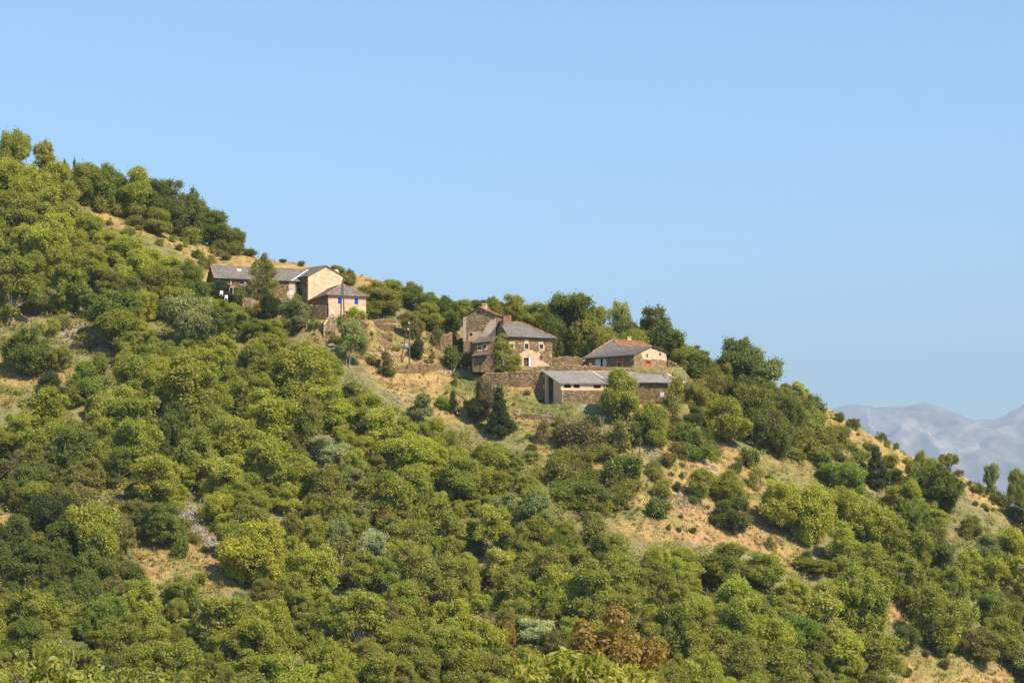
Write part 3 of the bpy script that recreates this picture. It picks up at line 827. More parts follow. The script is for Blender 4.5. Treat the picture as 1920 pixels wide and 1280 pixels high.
# 3b main block
D2 = 422.5; th = 22; ze = zat(628.5, D2); zg = zat(690, D2) - 1.2
A = xy(953.5, D2); B = reach(A, dirv(th), 1035.5, ze); Wd = 9.0
Lb = A + dirv(th + 90) * Wd; Rb = B + dirv(th + 90) * Wd
zr = zat(603.5, (A + dirv(th + 90) * Wd / 2).y)
fr = Wall(A, B, zg, ze + .1); le = Wall(Lb, A, zg, [(0, ze), (.5, zr - .15), (1, ze)]); ri = Wall(B, Rb, zg, ze); bk = Wall(Rb, Lb, zg, ze)
o1 = fr.op(956.5, 644, 962.5, 652); o2 = fr.op(983.5, 644.5, 990.5, 654); o3 = fr.op(1011.5, 645.5, 1018, 654); o4 = fr.op(982.5, 671, 991, 686.5); o5 = fr.op(1012, 667.5, 1017, 672.5)
o6 = fr.op(983, 629.5, 989, 632.5); o7 = fr.op(1008, 629.5, 1017, 633)
PL = [(974, 692), (974, 664), (982, 657), (995, 656), (1004, 660), (1012, 661), (1013, 666), (1008, 672), (1020, 678), (1028, 684), (1034, 692)]
PL2 = [(1016, 672), (1034, 676), (1034, 692), (1000, 692), (1004, 676)]
for w_ in (fr, le, ri, bk): w_.solid(mort)
fr.stones(stone, [fr.zone(PL), fr.zone([(954, 641), (965, 641), (965, 656), (954, 656)])], lo=.05, hi=.85); le.stones(stone, lo=.1, hi=.85); ri.stones(stone, lo=0, hi=.8)
fr.patch(plas, PL, .3); fr.patch(plas, [(983, 636), (991, 636), (991, 645), (983, 645)], .5); fr.patch(plas, [(1010, 640), (1020, 640), (1021, 658), (1010, 658)], .2)
fr.patch(plas, [(954, 641), (965, 641), (965, 656), (954, 656)], .5)
for r in (o1, o2, o3): add_window(sh, fr, r, M_DOOR, None, 'window', surround=M_PLASTER)
add_window(sh, fr, o4, M_DOOR, 'brown front door', 'door', depth=-.32); add_window(sh, fr, o5, M_BRICK, 'small window with a red-brown frame', 'small'); add_window(sh, fr, o6, M_WOOD, None, 'small'); add_window(sh, fr, o7, M_WOOD, None, 'small')
rv = MB(); fr.bar(rv, o4[1] + .01, o4[1] + .38, o4[2], o4[3] + .1, -.05, .16, 1.0); rv.build('door_jamb', M_WHITE, sh)  # sunlit door reveal, its light put into the white of this bar
U = Vector((*dirv(th), 0)); V = Vector((*dirv(th + 90), 0)); ov = .65; sl = (zr - ze) / (Wd / 2)
dz = Vector((0, 0, sl * ov - .15)); hip = 5.0
E0 = V3(A, ze) - U * .3 - V * ov - dz; E1 = V3(B, ze) + U * .6 - V * ov - dz; E2 = V3(Rb, ze) + U * .6 + V * ov - dz; E3 = V3(Lb, ze) - U * .3 + V * ov - dz
T0 = V3(A, zr + .13) + V * Wd / 2 - U * .3; T1 = V3(B, zr + .13) + V * Wd / 2 - U * hip
roof_face(slab, cour, [E0, E1, T1, T0]); roof_face(slab, cour, [E1, E2, T1]); roof_face(slab, cour, [E2, E3, T0, T1])
ridge(rid, E1, T1, .2, up=.1); ridge(rid, T0, T1, .15, up=.02)
cc_ = V3(A, zr - .9) + V * (Wd / 2 - 1.3) + U * .5
chimney('chimney', cc_, .9, .7, 1.9, th, M_MORTAR, sh)
# 3a tower wing with the gable to the valley
D3 = 430; th3 = -18; zg3 = zg
A3 = xy(868.5, D3); ze3 = zat(592.5, D3); B3 = reach(A3, dirv(th3), 929.5, ze3); Wt = (B3 - A3).length
zr3 = zat(576.5, (A3.y + B3.y) / 2); Lt = 7.2; A3b = A3 + dirv(th3 + 90) * Lt; B3b = B3 + dirv(th3 + 90) * Lt
gw = Wall(A3, B3, zg3, [(0, ze3), (.5, zr3), (1, ze3 - .1)]); rw = Wall(B3, B3b, zg3, ze3); lw_ = Wall(A3b, A3, zg3, ze3); bw_ = Wall(B3b, A3b, zg3, [(0, ze3), (.5, zr3 - .1), (1, ze3)])
n1_ = gw.op(895, 583.5, 900.5, 588.5); n2_ = gw.op(880, 624, 886, 630)
PG = [(908, 618), (915, 605), (924, 597), (930, 598), (930, 640), (905, 640), (904, 630)]
PG2 = [(868, 594), (874, 596), (874, 640), (868, 640)]
PG3 = [(878, 622), (904, 621), (904, 636), (888, 640), (878, 640)]
for w_ in (gw, rw, lw_, bw_): w_.solid(mort)
gw.stones(stone, [gw.zone(PG), gw.zone(PG2), gw.zone(PG3)], lo=.25, hi=.95); rw.stones(stone, lo=.1, hi=.8); lw_.stones(stone, lo=0, hi=.7)
gw.patch(plas, PG, .55); gw.patch(plas, PG2, .55); gw.patch(plas, PG3, .3)
add_window(sh, gw, n1_, M_DOOR, 'little attic window in the gable', 'small'); add_window(sh, gw, n2_, M_WOOD, None, 'small')
U = Vector((*dirv(th3), 0)); V = Vector((*dirv(th3 + 90), 0)); sl = (zr3 - ze3) / (Wt / 2); ov = .35; dz = Vector((0, 0, sl * ov - .13))
E0 = V3(A3, ze3) - U * ov - V * .3 - dz; E3 = V3(A3b, ze3) - U * ov + V * .3 - dz; E1 = V3(B3, ze3) + U * ov - V * .3 - dz; E2 = V3(B3b, ze3) + U * ov + V * .3 - dz
T0 = V3(A3, zr3 + .12) + U * Wt / 2 - V * .3; T1 = V3(A3b, zr3 + .12) + U * Wt / 2 + V * .3
roof_face(slab, cour, [E3, E0, T0, T1]); roof_face(slab, tiles, [E1, E2, T1, T0], slate=.24, row=.34, thick=.06)
ridge(rid, T0, T1, .16); ridge(rid, E1, T0, .1)
chimney('chimney', T0.lerp(T1, .45) + Vector((0, 0, -.4)), .9, .8, 1.2, th3, M_MORTARP, sh)
chimney('chimney', E1.lerp(E2, .92) + Vector((.2, 0, -.6)), .7, .8, 1.2, th3, M_BRICK, sh, cap=False)
# 3c lean-to with a stepped slate roof and covered gallery
D4 = 418.5; zg4 = zat(688, D4) - 1; ze4 = zat(641, D4)
A4 = xy(889, D4); B4 = reach(A4, dirv(8), 926, ze4); Bb = B4 + dirv(98) * 6; Ab = A4 + dirv(98) * 6
fr4 = Wall(A4, B4, zg4, [(0, ze4), (1, ze4 + .9)]); rr4 = Wall(B4, Bb, zg4, ze4 + 1.1); ll4 = Wall(Ab, A4, zg4, [(0, ze4 + .6), (1, ze4)]); kk4 = Wall(Bb, Ab, zg4, ze4)
w1_ = fr4.op(896, 649, 902, 656); w2_ = fr4.op(906, 645.5, 912, 653.5); w3_ = fr4.op(896, 669.5, 905.5, 677.5)
for w_ in (fr4, rr4, ll4, kk4): w_.solid(mort)
fr4.stones(stone, lo=0, hi=.7); ll4.stones(stone, lo=0, hi=.7); rr4.stones(stone, lo=0, hi=.7)
for r in (w1_, w2_): add_window(sh, fr4, r, M_WOOD, None, 'window', surround=M_PLASTER)
add_window(sh, fr4, w3_, M_WOOD, 'dark low doorway under the canopy', 'small')
roof_face(slab, cour, [P(885, 643, D4 - 1.2), P(917, 639.5, D4 - .8), P(934, 631, D4 + 3.5), P(900, 631.5, D4 + 5)])
roof_face(slab, cour, [P(884, 667, D4 - 1.6), P(917, 663.5, D4 - 1.2), P(917.5, 660, D4 + .2), P(890, 662, D4 + .2)], slate=.4)
for px in (887, 914):
    post = MB(); post.tube([P(px, 666, D4 - 1.2), V3(xy(px, D4 - 1.2), zg4)], [.09, .1], 5); post.build('post', M_WOOD, sh)
mort.build('wall', M_MORTAR, sh); stone.build('stonework', M_STONE, sh, kind='stuff'); build_patches(plas, M_PLASTER, sh)
slab.build('roof', M_WOOD, sh); cour.build('roof_slates', M_SLATE, sh, kind='stuff'); rid.build('ridge_capping', M_TILE, sh, kind='stuff'); tiles.build('roof_tiles', M_TILE, sh, kind='stuff')['label'] = 'orange clay tiles of the tower wing'

# ---- 4. upper right farmhouse -----------------------------------------------
uf = thing('hipped_house', P(1160, 697, 428), 'low slate farmhouse with red-tiled upper roof, orange door frame and pale right gable', 'farmhouse')
mort, stone, plas, slab, cour, rid, tiles = MB(), MB(), MB(), MB(), MB(), MB(), MB()
Dc = 423.5; zg = zat(703, Dc) - .8
Cn = xy(1188, Dc); zc = zat(664.5, Dc)
d1_ = dirv(180 - 33); Lf = reach(Cn, d1_, 1098, zc); gd = dirv(57); Gb = reach(Cn, gd, 1249.5, zc)
zl = zat(671, Lf.y); za = zat(650.5, (Cn.y + Gb.y) / 2); zb = zat(661.5, Gb.y)
Hb = Lf + (Gb - Cn)
fr = Wall(Lf, Cn, zg, [(0, zl), (1, zc)]); gw = Wall(Cn, Gb, zg, [(0, zc), (.5, za), (1, zb)]); bk = Wall(Gb, Hb, zg, [(0, zb), (1, zl)]); lw = Wall(Hb, Lf, zg, zl)
p1_ = fr.op(1115, 672.5, 1136.5, 687); p2_ = fr.op(1158.5, 679, 1166.5, 694)
p3_ = gw.op(1210.5, 677, 1218.5, 691); p4_ = gw.op(1211.5, 663.5, 1214.5, 669.5); p5_ = gw.op(1236, 661.5, 1239, 667)
PGb = [(1200, 661), (1219, 651), (1249, 662), (1250, 676), (1238, 676), (1226, 673), (1212, 674), (1204, 672), (1203, 664)]
for w_ in (fr, gw, bk, lw): w_.solid(mort)
fr.stones(stone, lo=0, hi=.6); gw.stones(stone, [gw.zone(PGb)], lo=.2, hi=.95); lw.stones(stone, lo=0, hi=.7)
gw.patch(plas, PGb, .55)
fr.patch(plas, [(1179, 688), (1188, 682), (1188, 700), (1179, 700)], .5)
n = 6
for i in range(n):
    a_ = p1_[0] + (p1_[1] - p1_[0]) * i / n; b_ = p1_[0] + (p1_[1] - p1_[0]) * (i + 1) / n
    if i == 3: continue
    gwz = MB(); fr.bar(gwz, a_ + .04, b_ - .04, p1_[2] + .02, p1_[3] - .02, -.2, -.12, random.random()); gwz.build('white_panel', M_WHITE, uf)
fo = MB(); t = .28
a0, a1, z0, z1 = p2_
fr.bar(fo, a0 - t, a0 + .02, z0, z1 + t, -.05, .12); fr.bar(fo, a1 - .02, a1 + t, z0, z1 + t, -.05, .12); fr.bar(fo, a0 + .02, a1 - .02, z1, z1 + t, -.05, .12)
fo.build('door_frame', M_ORANGE, uf)['label'] = 'orange painted door frame'
add_window(uf, fr, (p2_[0] + .02, p2_[1] - .02, p2_[2], p2_[3]), M_WOOD, None, 'door', depth=-.25)
a0, a1, z0, z1 = p3_; hm_ = z0 + (z1 - z0) * .66
sf = MB(); gw.bar(sf, a0 + .02, a1 - .02, z0 + .02, hm_, -.1, -.02); gw.bar(sf, a0, a1, hm_, hm_ + .12, -.12, .03); gw.bar(sf, a0 - .12, a0, z0 - .1, z1, -.05, .1); gw.bar(sf, a1, a1 + .12, z0 - .1, z1, -.05, .1)
sf.build('half_door', M_ORANGE, uf)['label'] = 'orange half door in the stone gable'
bp = MB(); gw.bar(bp, a0 + .02, a1 - .02, hm_ + .13, z1, -.2, -.16); bp.build('pane', M_GLASS, uf)
for r in (p4_, p5_): add_window(uf, gw, r, M_WOOD, None, 'small')
# roof, an old uneven one: lower slate skirt, tiled upper slope
def off(p, dx, dy, dz_): return p + Vector((dx, dy, dz_))
A_ = V3(Lf, zl) + Vector((*(d1_ * .5), 0)) - Vector((*(gd * .7), 0)) + Vector((0, 0, -.12))
Bv = V3(Cn, zc) - Vector((*(gd * .7), 0)) - Vector((*(d1_ * .35), 0)) + Vector((0, 0, -.1))
Cv = V3((Cn + Gb) / 2, za + .18) - Vector((*(d1_ * .35), 0))
Ev = V3(Gb, zb + .05) - Vector((*(d1_ * .35), 0)) + Vector((*(gd * .4), 0))
Gv = P(1149, 636.5, Cv.y + 6.0); Kv = P(1162.5, 649, Cv.y + 3.0); Fv = P(1206, 641, Cv.y + 2.8)
Hv = V3(Hb, zl + .1) + Vector((*(d1_ * .5), 0)) + Vector((*(gd * .5), 0))
roof_face(slab, cour, [A_, Bv, Cv]); roof_face(slab, cour, [A_, Cv, Kv]); roof_face(slab, cour, [A_, Kv, Gv])
roof_face(slab, tiles, [Kv, Cv, Fv], slate=.24, row=.34, thick=.06); roof_face(slab, tiles, [Kv, Fv, Gv], slate=.24, row=.34, thick=.06)
roof_face(slab, cour, [Ev, Fv, Cv]); roof_face(slab, cour, [Ev, Hv, Fv]); roof_face(slab, cour, [Hv, Gv, Fv]); roof_face(slab, cour, [Hv, A_, Gv])
ridge(rid, A_.lerp(Gv, .35), Gv, .17, up=.08); ridge(rid, Kv, Gv, .17, up=.08); ridge(rid, Kv, Cv, .13, up=.07); ridge(rid, Gv, Fv, .17, up=.08); ridge(rid, Fv, Cv, .13, up=.07)
chimney('chimney', Gv.lerp(Fv, .55) + Vector((0, .4, -.3)), .8, .6, 1.0, 0, M_MORTARP, uf)
mort.build('wall', M_MORTAR, uf); stone.build('stonework', M_STONE, uf, kind='stuff'); build_patches(plas, M_PLASTER, uf)
slab.build('roof', M_WOOD, uf); cour.build('roof_slates', M_SLATE, uf, kind='stuff'); rid.build('hip_capping', M_TILE, uf, kind='stuff'); tiles.build('roof_tiles', M_TILE, uf, kind='stuff')
# terrace rail, flower row
rl = thing('terrace_rail', P(1106, 692, 423), 'short orange terrace post by the left corner of the slate farmhouse', 'post')
for px in (1105.5, 1108.5):
    q_ = MB(); q_.box(P(px, 687.5, 423), Vector((.09, 0, 0)), Vector((0, .09, 0)), Vector((0, 0, .8))); q_.build('upright', M_ORANGE, rl)
q_ = MB(); q_.box(P(1107, 682, 423), Vector((.3, 0, 0)), Vector((0, .05, 0)), Vector((0, 0, .06))); q_.build('top_rail', M_ORANGE, rl)
fl = MB()
for k in range(900):
    px = random.uniform(1110, 1139); c = P(px, random.uniform(689, 694.5), 422.2 + random.uniform(-.3, .3)); s_ = .07
    a = Vector((random.gauss(0, 1), random.gauss(0, 1), random.gauss(0, 1))).normalized(); b_ = a.orthogonal().normalized()
    fl.add([c - a * s_ - b_ * s_, c + a * s_ - b_ * s_, c + a * s_ + b_ * s_, c - a * s_ + b_ * s_], [(0, 1, 2, 3)], random.choice((.2, .3, .7, .85, .95)))
tag(fl.build('flowers', M_FLOWER), 'row of red flowers along the terrace edge of the slate farmhouse', 'flowers', kind='stuff')

# ---- 5. the two sheds below the yard -------------------------------------------
sd = thing('open_shed', P(1090, 757, 411), 'open-ended shed with smooth grey lean-to roof and plastered posts over low stone wall', 'shed')
mort, stone, plas, slab, cour = MB(), MB(), MB(), MB(), MB()
Ds = 410.5; zg = zat(760, Ds) - 1; zf = zat(717.2, Ds)
A = xy(1051.5, Ds); B = reach(A, dirv(6), 1136, zf); dep = dirv(6 + 106); 
Ab = reach(A, dep, 1020, zf + 1.5); dl = (Ab - A).length; Bb = B + dep * dl
zbk = zat(695.5, Ab.y)
fr = Wall(A, B, zg, zf - .05, .35); bk = Wall(Bb, Ab, zg, zbk - .2); ri = Wall(B, Bb, zg, [(0, zf - .1), (1, zbk - .2)])
ops = [fr.op(1057.5, 720.5, 1070.5, 727), fr.op(1075.5, 720.5, 1087, 727), fr.op(1113, 721.5, 1126.5, 727.5)]
fr.solid(mort); dk = MB(); bk.solid(dk); ri.solid(dk); dk.build('back_wall', M_MORTAR, sd)  # inner walls in darker mortar, the shed's inside shade put into their colour
za_ = fr.hit(1090, 730)[1]
fr2 = Wall(reach(A, dirv(6), 1053, zf) - dep * .25, reach(A, dirv(6), 1139, zf) - dep * .3, zg - .4, [(0, za_), (.3, za_ + .05), (.6, za_ - .05), (1, za_ + .02)], .3); fr2.solid(mort); fr2.stones(stone, lo=0, hi=.7)
fr.patch(plas, [(1050, 717), (1137, 718), (1137, 732), (1050, 732)], .8, off=.04, wob=0)
# left end: open between two pale piers
lw = Wall(Ab, A, zg, [(0, zbk - .25), (1, zf - .15)])
oo = lw.op(1025, 690, 1037.5, 746); lw.ops[-1] = (oo[0], oo[1], zg, lw.zt(oo[0]) - .35); 
bands = MB(); lw.solid(bands); bands.build('end_wall', M_MORTARP, sd)
def overh(A, B, Bb, Ab, zf, zb, o=.45, f=.5):
    e = (B - A).normalized() * o; u_ = (Ab - A).normalized() * f
    s_ = (zb - zf) / (Ab - A).length
    return [V3(A - e - u_, zf - s_ * f + .1), V3(B + e - u_, zf - s_ * f + .1), V3(Bb + e, zb + .1), V3(Ab - e, zb + .1)]
R_ = overh(A, B, Bb, Ab, zf, zbk)
roof_face(slab, cour, R_, slate=.5, row=.4, th=.16)
mort.build('wall', M_MORTARP, sd); stone.build('stonework', M_STONE, sd, kind='stuff'); build_patches(plas, M_PLASTER, sd, 'plaster_coat')
slab.build('roof', M_METAL, sd); cour.build('roof_slates', M_SLATEL, sd, kind='stuff')
vb_ = MB(); e_ = R_[2] - R_[1]; nrm_ = Vector((0, 0, 1)); vb_.prism([R_[1] + Vector((0, 0, .02)), R_[1] + Vector((.35, 0, .02)), R_[2] + Vector((.35, 0, .02)), R_[2] + Vector((0, 0, .02))], Vector((0, 0, .07)), .5); vb_.build('verge_board', M_MORTARP, sd)

s2d = thing('long_shed', P(1220, 745, 412), 'long stone shed with a grey lean-to roof and pale blue hatch, behind the leafy tree', 'shed')
mort, stone, slab, cour, vg = MB(), MB(), MB(), MB(), MB()
Ds2 = 411.6; zf2 = zat(715.5, Ds2)
A = xy(1141, Ds2); B = reach(A, dirv(5), 1252, zf2); Ab = xy(1104, 419.5); Bb = xy(1247, 420.5); zb2 = zat(696.5, 419.5)
fr = Wall(A, B, zg - 1, zf2 - .05); ri = Wall(B, Bb, zg, [(0, zf2 - .1), (1, zb2 - .2)]); bk = Wall(Bb, Ab, zg, zb2 - .2); le = Wall(Ab, A, zg, [(0, zb2 - .2), (1, zf2 - .1)])
hat = fr.op(1238, 735, 1245, 743.5)
for w_ in (fr, ri, bk, le): w_.solid(mort)
fr.stones(stone, lo=0, hi=.7); ri.stones(stone, lo=0, hi=.8)
R_ = [V3(A, zf2) + Vector((-.3, -.5, -.05)), V3(B, zf2) + Vector((3.4, -.5, -.2)), V3(Bb, zb2 - .5) + Vector((.5, 0, 0)), V3(Ab, zb2 + .1) + Vector((-.3, 0, 0))]
roof_face(slab, cour, R_, slate=.5, row=.4, th=.16)
vg.prism([R_[1] + Vector((-.5, 0, .04)), R_[1] + Vector((.1, 0, .04)), R_[2] + Vector((.1, 0, .06)), R_[2] + Vector((-.5, 0, .06))], Vector((0, 0, .09)), .4)
ridge(vg, R_[3] + Vector((0, 0, .06)), R_[2] + Vector((0, 0, .06)), .12)
mort.build('wall', M_MORTAR, s2d); stone.build('stonework', M_STONE, s2d, kind='stuff'); slab.build('roof', M_WOOD, s2d); cour.build('roof_slates', M_SLATEL, s2d, kind='stuff'); vg.build('verge', M_MORTARP, s2d)
add_window(s2d, fr, hat, M_PALEB, 'pale blue hatch', 'shutter')

# ---- dry stone walls -----------------------------------------------------------
def stone_wall(name, label, pts, htop=None, h=1.4, th=.55, cat='stone wall', lo=0, hi=.8, group=None, mortar=None, drop=1.0, rough=.12):
    """pts: [(px, py_base, D, height)] - a free-standing or retaining wall along the ground"""
    if name in ('terrace_wall', 'ruined_barn', 'ruined_pier'):
        w3 = []
        for px, py, D, hh in pts:
            q_ = ground(px, py); w3.append((Vector((q_.x, q_.y)), q_.z, hh))
        drop = 1.8
    else: w3 = [(xy(px, D), zat(py, D), hh) for px, py, D, hh in pts]
    m0 = w3[0]; t = thing(name, V3(m0[0], m0[1]), label, cat, group); t['kind'] = 'thing'
    mb, st = MB(), MB()
    for (a, za_, ha), (b, zb_, hb2) in zip(w3[:-1], w3[1:]):
        L = (b - a).length; n = max(1, int(L / .8))
        top = [(i / n, (za_ + ha) * (1 - i / n) + (zb_ + hb2) * i / n + random.uniform(-rough, rough)) for i in range(n + 1)]
        w = Wall(a, b, min(za_, zb_) - drop, top, th); w.solid(mb, e=0 if False else .003); w.stones(st, lo=lo, hi=hi, rowh=.2, ln=.34, proud=.08)
        # coping stones
        s_ = 0
        while s_ < L - .2:
            l_ = random.uniform(.3, .6); z_ = w.zt(min(s_ + l_ / 2, L))
            w.bar(st, s_, min(L, s_ + l_ - .03), z_ - .03, z_ + random.uniform(.07, .2), -th, .06, min(1, max(0, random.gauss(lo + (hi - lo) * .65, .15))))
            s_ += l_
    mb.build('core', mortar or M_MORTAR, t); st.build('stonework', M_STONE, t, kind='stuff')
    return t
stone_wall('retaining_wall', 'high dark stone retaining wall under the central stone house, left of the open shed', [(905, 712, 418.5, 1.2), (940, 727, 418, 2.9), (975, 738, 418, 4.3), (1019, 741, 418.5, 4.7)], hi=.85)
stone_wall('yard_wall', 'long yard wall above the sheds from the stone house to the farmhouse terrace', [(975, 696, 419.8, .2), (1012, 697, 420, .9), (1060, 698, 420.2, 1.3), (1104, 698, 420.6, 1.25), (1190, 698, 420.8, .5)], lo=.1, hi=.9)
stone_wall('courtyard_wall', 'brown courtyard wall behind the yard between the stone house and the big dark tree', [(1036, 690, 431, 1.9), (1066, 690, 431.5, 2.3), (1098, 691, 432, 2.0)], lo=.1, hi=.9)
stone_wall('garden_wall', 'sloping stone wall falling away right of the pale gable', [(1251, 703, 428.5, 2.9), (1262, 705, 428, 2.6), (1276, 708, 427, 1.5), (1290, 716, 426, .8)], lo=.1, hi=.9, drop=1.5)
stone_wall('ruined_pier', 'ragged grey stone corner standing below the right side of the blue-shuttered house', [(661, 627, 415.2, 2.3), (676, 628, 416, 2.7), (689, 630, 417, 1.9)], lo=.05, hi=.8, rough=.35)
stone_wall('ruined_pier', 'crumbling stone wall stub below the left corner of the blue-shuttered house', [(607, 640, 414, 3.6), (620, 641, 414, 4.3), (630, 642, 414.4, 3.2)], lo=.1, hi=.95, rough=.35, mortar=M_MORTARP)
stone_wall('garden_wall', 'brown-topped garden wall between the tall gable and the shuttered house', [(572, 585, 420, 1.3), (592, 590, 419, 1.8), (611, 592, 418.5, 1.9)], lo=0, hi=.6)
stone_wall('terrace_wall', 'rough earth-coloured wall below the farmhouse, left of the thin birch', [(455, 590, 423, 2.6), (472, 592, 423, 3.2), (492, 595, 423.5, 2.8)], lo=.2, hi=.8, mortar=M_MORTARP)
stone_wall('terrace_wall', 'highest dry stone terrace wall right of the shuttered house', [(690, 607, 424, .35), (720, 605, 425, .7), (752, 607, 426, .6)], lo=.05, hi=.7)
stone_wall('terrace_wall', 'second dry stone terrace wall right of the shuttered house', [(690, 620, 421, .9), (715, 619, 421.5, 1.1), (742, 619, 422, .8)], lo=0, hi=.6)
stone_wall('terrace_wall', 'third, reddish terrace wall right of the shuttered house', [(696, 637, 417.5, .5), (716, 635, 418, .9), (736, 634, 418.5, .7)], lo=.1, hi=.6)
stone_wall('terrace_wall', 'curved dark retaining wall below the leaning utility pole', [(738, 700, 411.5, .8), (758, 702, 411, 1.6), (790, 702, 411, 1.9), (815, 697, 411.6, 1.2), (828, 692, 412.5, .5)], lo=0, hi=.75)
stone_wall('terrace_wall', 'fourth terrace wall, low and broken, above the grey bush', [(692, 655, 0, .5), (712, 652, 0, .9), (738, 651, 0, .6)], lo=.2, hi=.8)
stone_wall('terrace_wall', 'short rubble wall at the edge of the wood left of the grey bush', [(668, 672, 0, .5), (684, 676, 0, .9), (700, 683, 0, .5)], lo=.2, hi=.9)
stone_wall('ruined_barn', 'roofless stone ruin beside the straw-coloured track', [(799, 640, 428, 1.5), (809, 644, 427, 2.0), (814, 650, 426, .9), (822, 656, 424.5, .5)], lo=.1, hi=.8, rough=.4)
stone_wall('ruined_barn', 'tall broken stone wall of the ruin left of the stone house', [(826, 658, 423.5, 2.7), (836, 657, 423.8, 3.2), (846, 655, 425, 3.3), (854, 650, 427.5, 2.6)], lo=.1, hi=.85, rough=.3)
stone_wall('terrace_wall', 'low dark wall behind the bush left of the stone house', [(843, 668, 421, 1.6), (862, 669, 420.5, 1.5), (884, 670, 420, 1.4)], lo=0, hi=.7)
stone_wall('terrace_wall', 'low rubble wall in the green slope below the retaining wall', [(975, 785, 406.5, .6), (1000, 787, 406, 1.0), (1030, 788, 406, .7), (1050, 790, 406, .3)], lo=.1, hi=.7)

# ---- poles --------------------------------------------------------------------
def pole(label, parts, struts=(), lamp=None, ins=(), group=None):
    (x0, y0, D0), (x1, y1, D1) = parts
    t = thing('utility_pole', P(x0, y0, D0), label, 'pole', group)
    m_ = MB(); m_.tube([P(x0, y0, D0) - Vector((0, 0, .8)), P(x1, y1, D1)], [.15, .10], 7, .55); m_.build('shaft', M_BARK, t)
    for (a0, b0_, c0_), (a1, b1_, c1_), nm in struts:
        m_ = MB(); m_.tube([P(a0, b0_, c0_) - Vector((0, 0, .6)), P(a1, b1_, c1_)], [.11, .09], 6, .25); m_.build(nm, M_BARK, t)
    for px, py, D in ins:
        m_ = MB(); c = P(px, py, D); m_.tube([c, c + Vector((0, 0, .12)), c + Vector((0, 0, .2)), c + Vector((0, 0, .34))], [.08, .15, .15, .05], 7, .8); m_.build('insulator', M_METAL, t)
    return t
pole('grey utility pole with two leaning struts and a white insulator, mid-hamlet', [(767.5, 676, 413.5), (768, 598.5, 414)],
     [((752, 671, 414), (765, 606, 414), 'strut'), ((753.5, 672, 414), (766.5, 654, 413.8), 'brace')], ins=[(765.2, 619, 413.7), (766.5, 607, 413.8)])
ct = MB()
pole('brown leaning utility pole before the left blue shutter', [(638.5, 601, 416), (641.5, 526, 416)])
pole('pale upright utility pole between the two blue shutters', [(646, 600, 416.2), (642.5, 524, 416.2)])
g_ = ground(1199, 903)
pole('lone thin pole standing in the brush below the sheds', [(1199, 903, g_.y), (1200, 818.5, g_.y)])
bx = thing('meter_box', P(623, 592, 416.3), 'white meter box on a short post at the left corner of the shuttered house', 'box')
m_ = MB(); m_.box(P(623, 586.5, 416.3), Vector((.27, 0, 0)), Vector((0, .15, 0)), Vector((0, 0, .33)), .9); m_.build('housing', M_METAL, bx)
m_ = MB(); m_.box(P(623, 592, 416.3), Vector((.08, 0, 0)), Vector((0, .08, 0)), Vector((0, 0, .35)), .2); m_.build('post', M_WOOD, bx)
# garden things by the farmhouse
um = thing('garden_awning', P(436, 541, 420), 'small red awning in front of the farmhouse windows', 'awning')
m_ = MB(); m_.prism([P(429, 540, 420), P(437, 540, 420), P(444, 537.5, 421.5), P(436, 535, 422)], Vector((0, 0, .06)), .6); m_.build('canopy', M_BRICK, um)
for px in (430, 437):
    m_ = MB(); m_.tube([P(px, 540, 420.1), P(px, 556, 420.1)], [.05, .05], 5); m_.build('leg', M_METAL, um)
ws = thing('white_statue', P(384, 558, 421), 'narrow white upright stone at the left edge of the farmhouse garden', 'stone')
m_ = MB(); c = P(384, 556, 421); m_.tube([c + Vector((0, 0, z)) for z in (-.6, -.1, .35, .6)], [.2, .17, .19, .06], 7, .9); m_.build('block', M_WHITE, ws)
for px, py, lab in ((415, 551, 'white garden chair in the farmhouse hedge, left one of two'), (424, 559, 'white garden chair at the foot of the farmhouse hedge, right one of two')):
    tt = thing('garden_chair', P(px, py + 2, 417), lab, 'chair', 'white garden chairs'); c = P(px, py, 416.5)
    m_ = MB(); m_.box(c, Vector((.3, 0, 0)), Vector((0, .28, 0)), Vector((0, 0, .03)), .9); m_.build('seat', M_METAL, tt)
    m_ = MB(); m_.box(c + Vector((0, .28, .35)), Vector((.3, 0, 0)), Vector((0, .03, 0)), Vector((0, 0, .32)), .9); m_.build('backrest', M_METAL, tt)
    for sx in (-.26, .26):
        for sy in (-.22, .22):
            m_ = MB(); m_.box(c + Vector((sx, sy, -.24)), Vector((.03, 0, 0)), Vector((0, .03, 0)), Vector((0, 0, .2)), .9); m_.build('leg', M_METAL, tt)
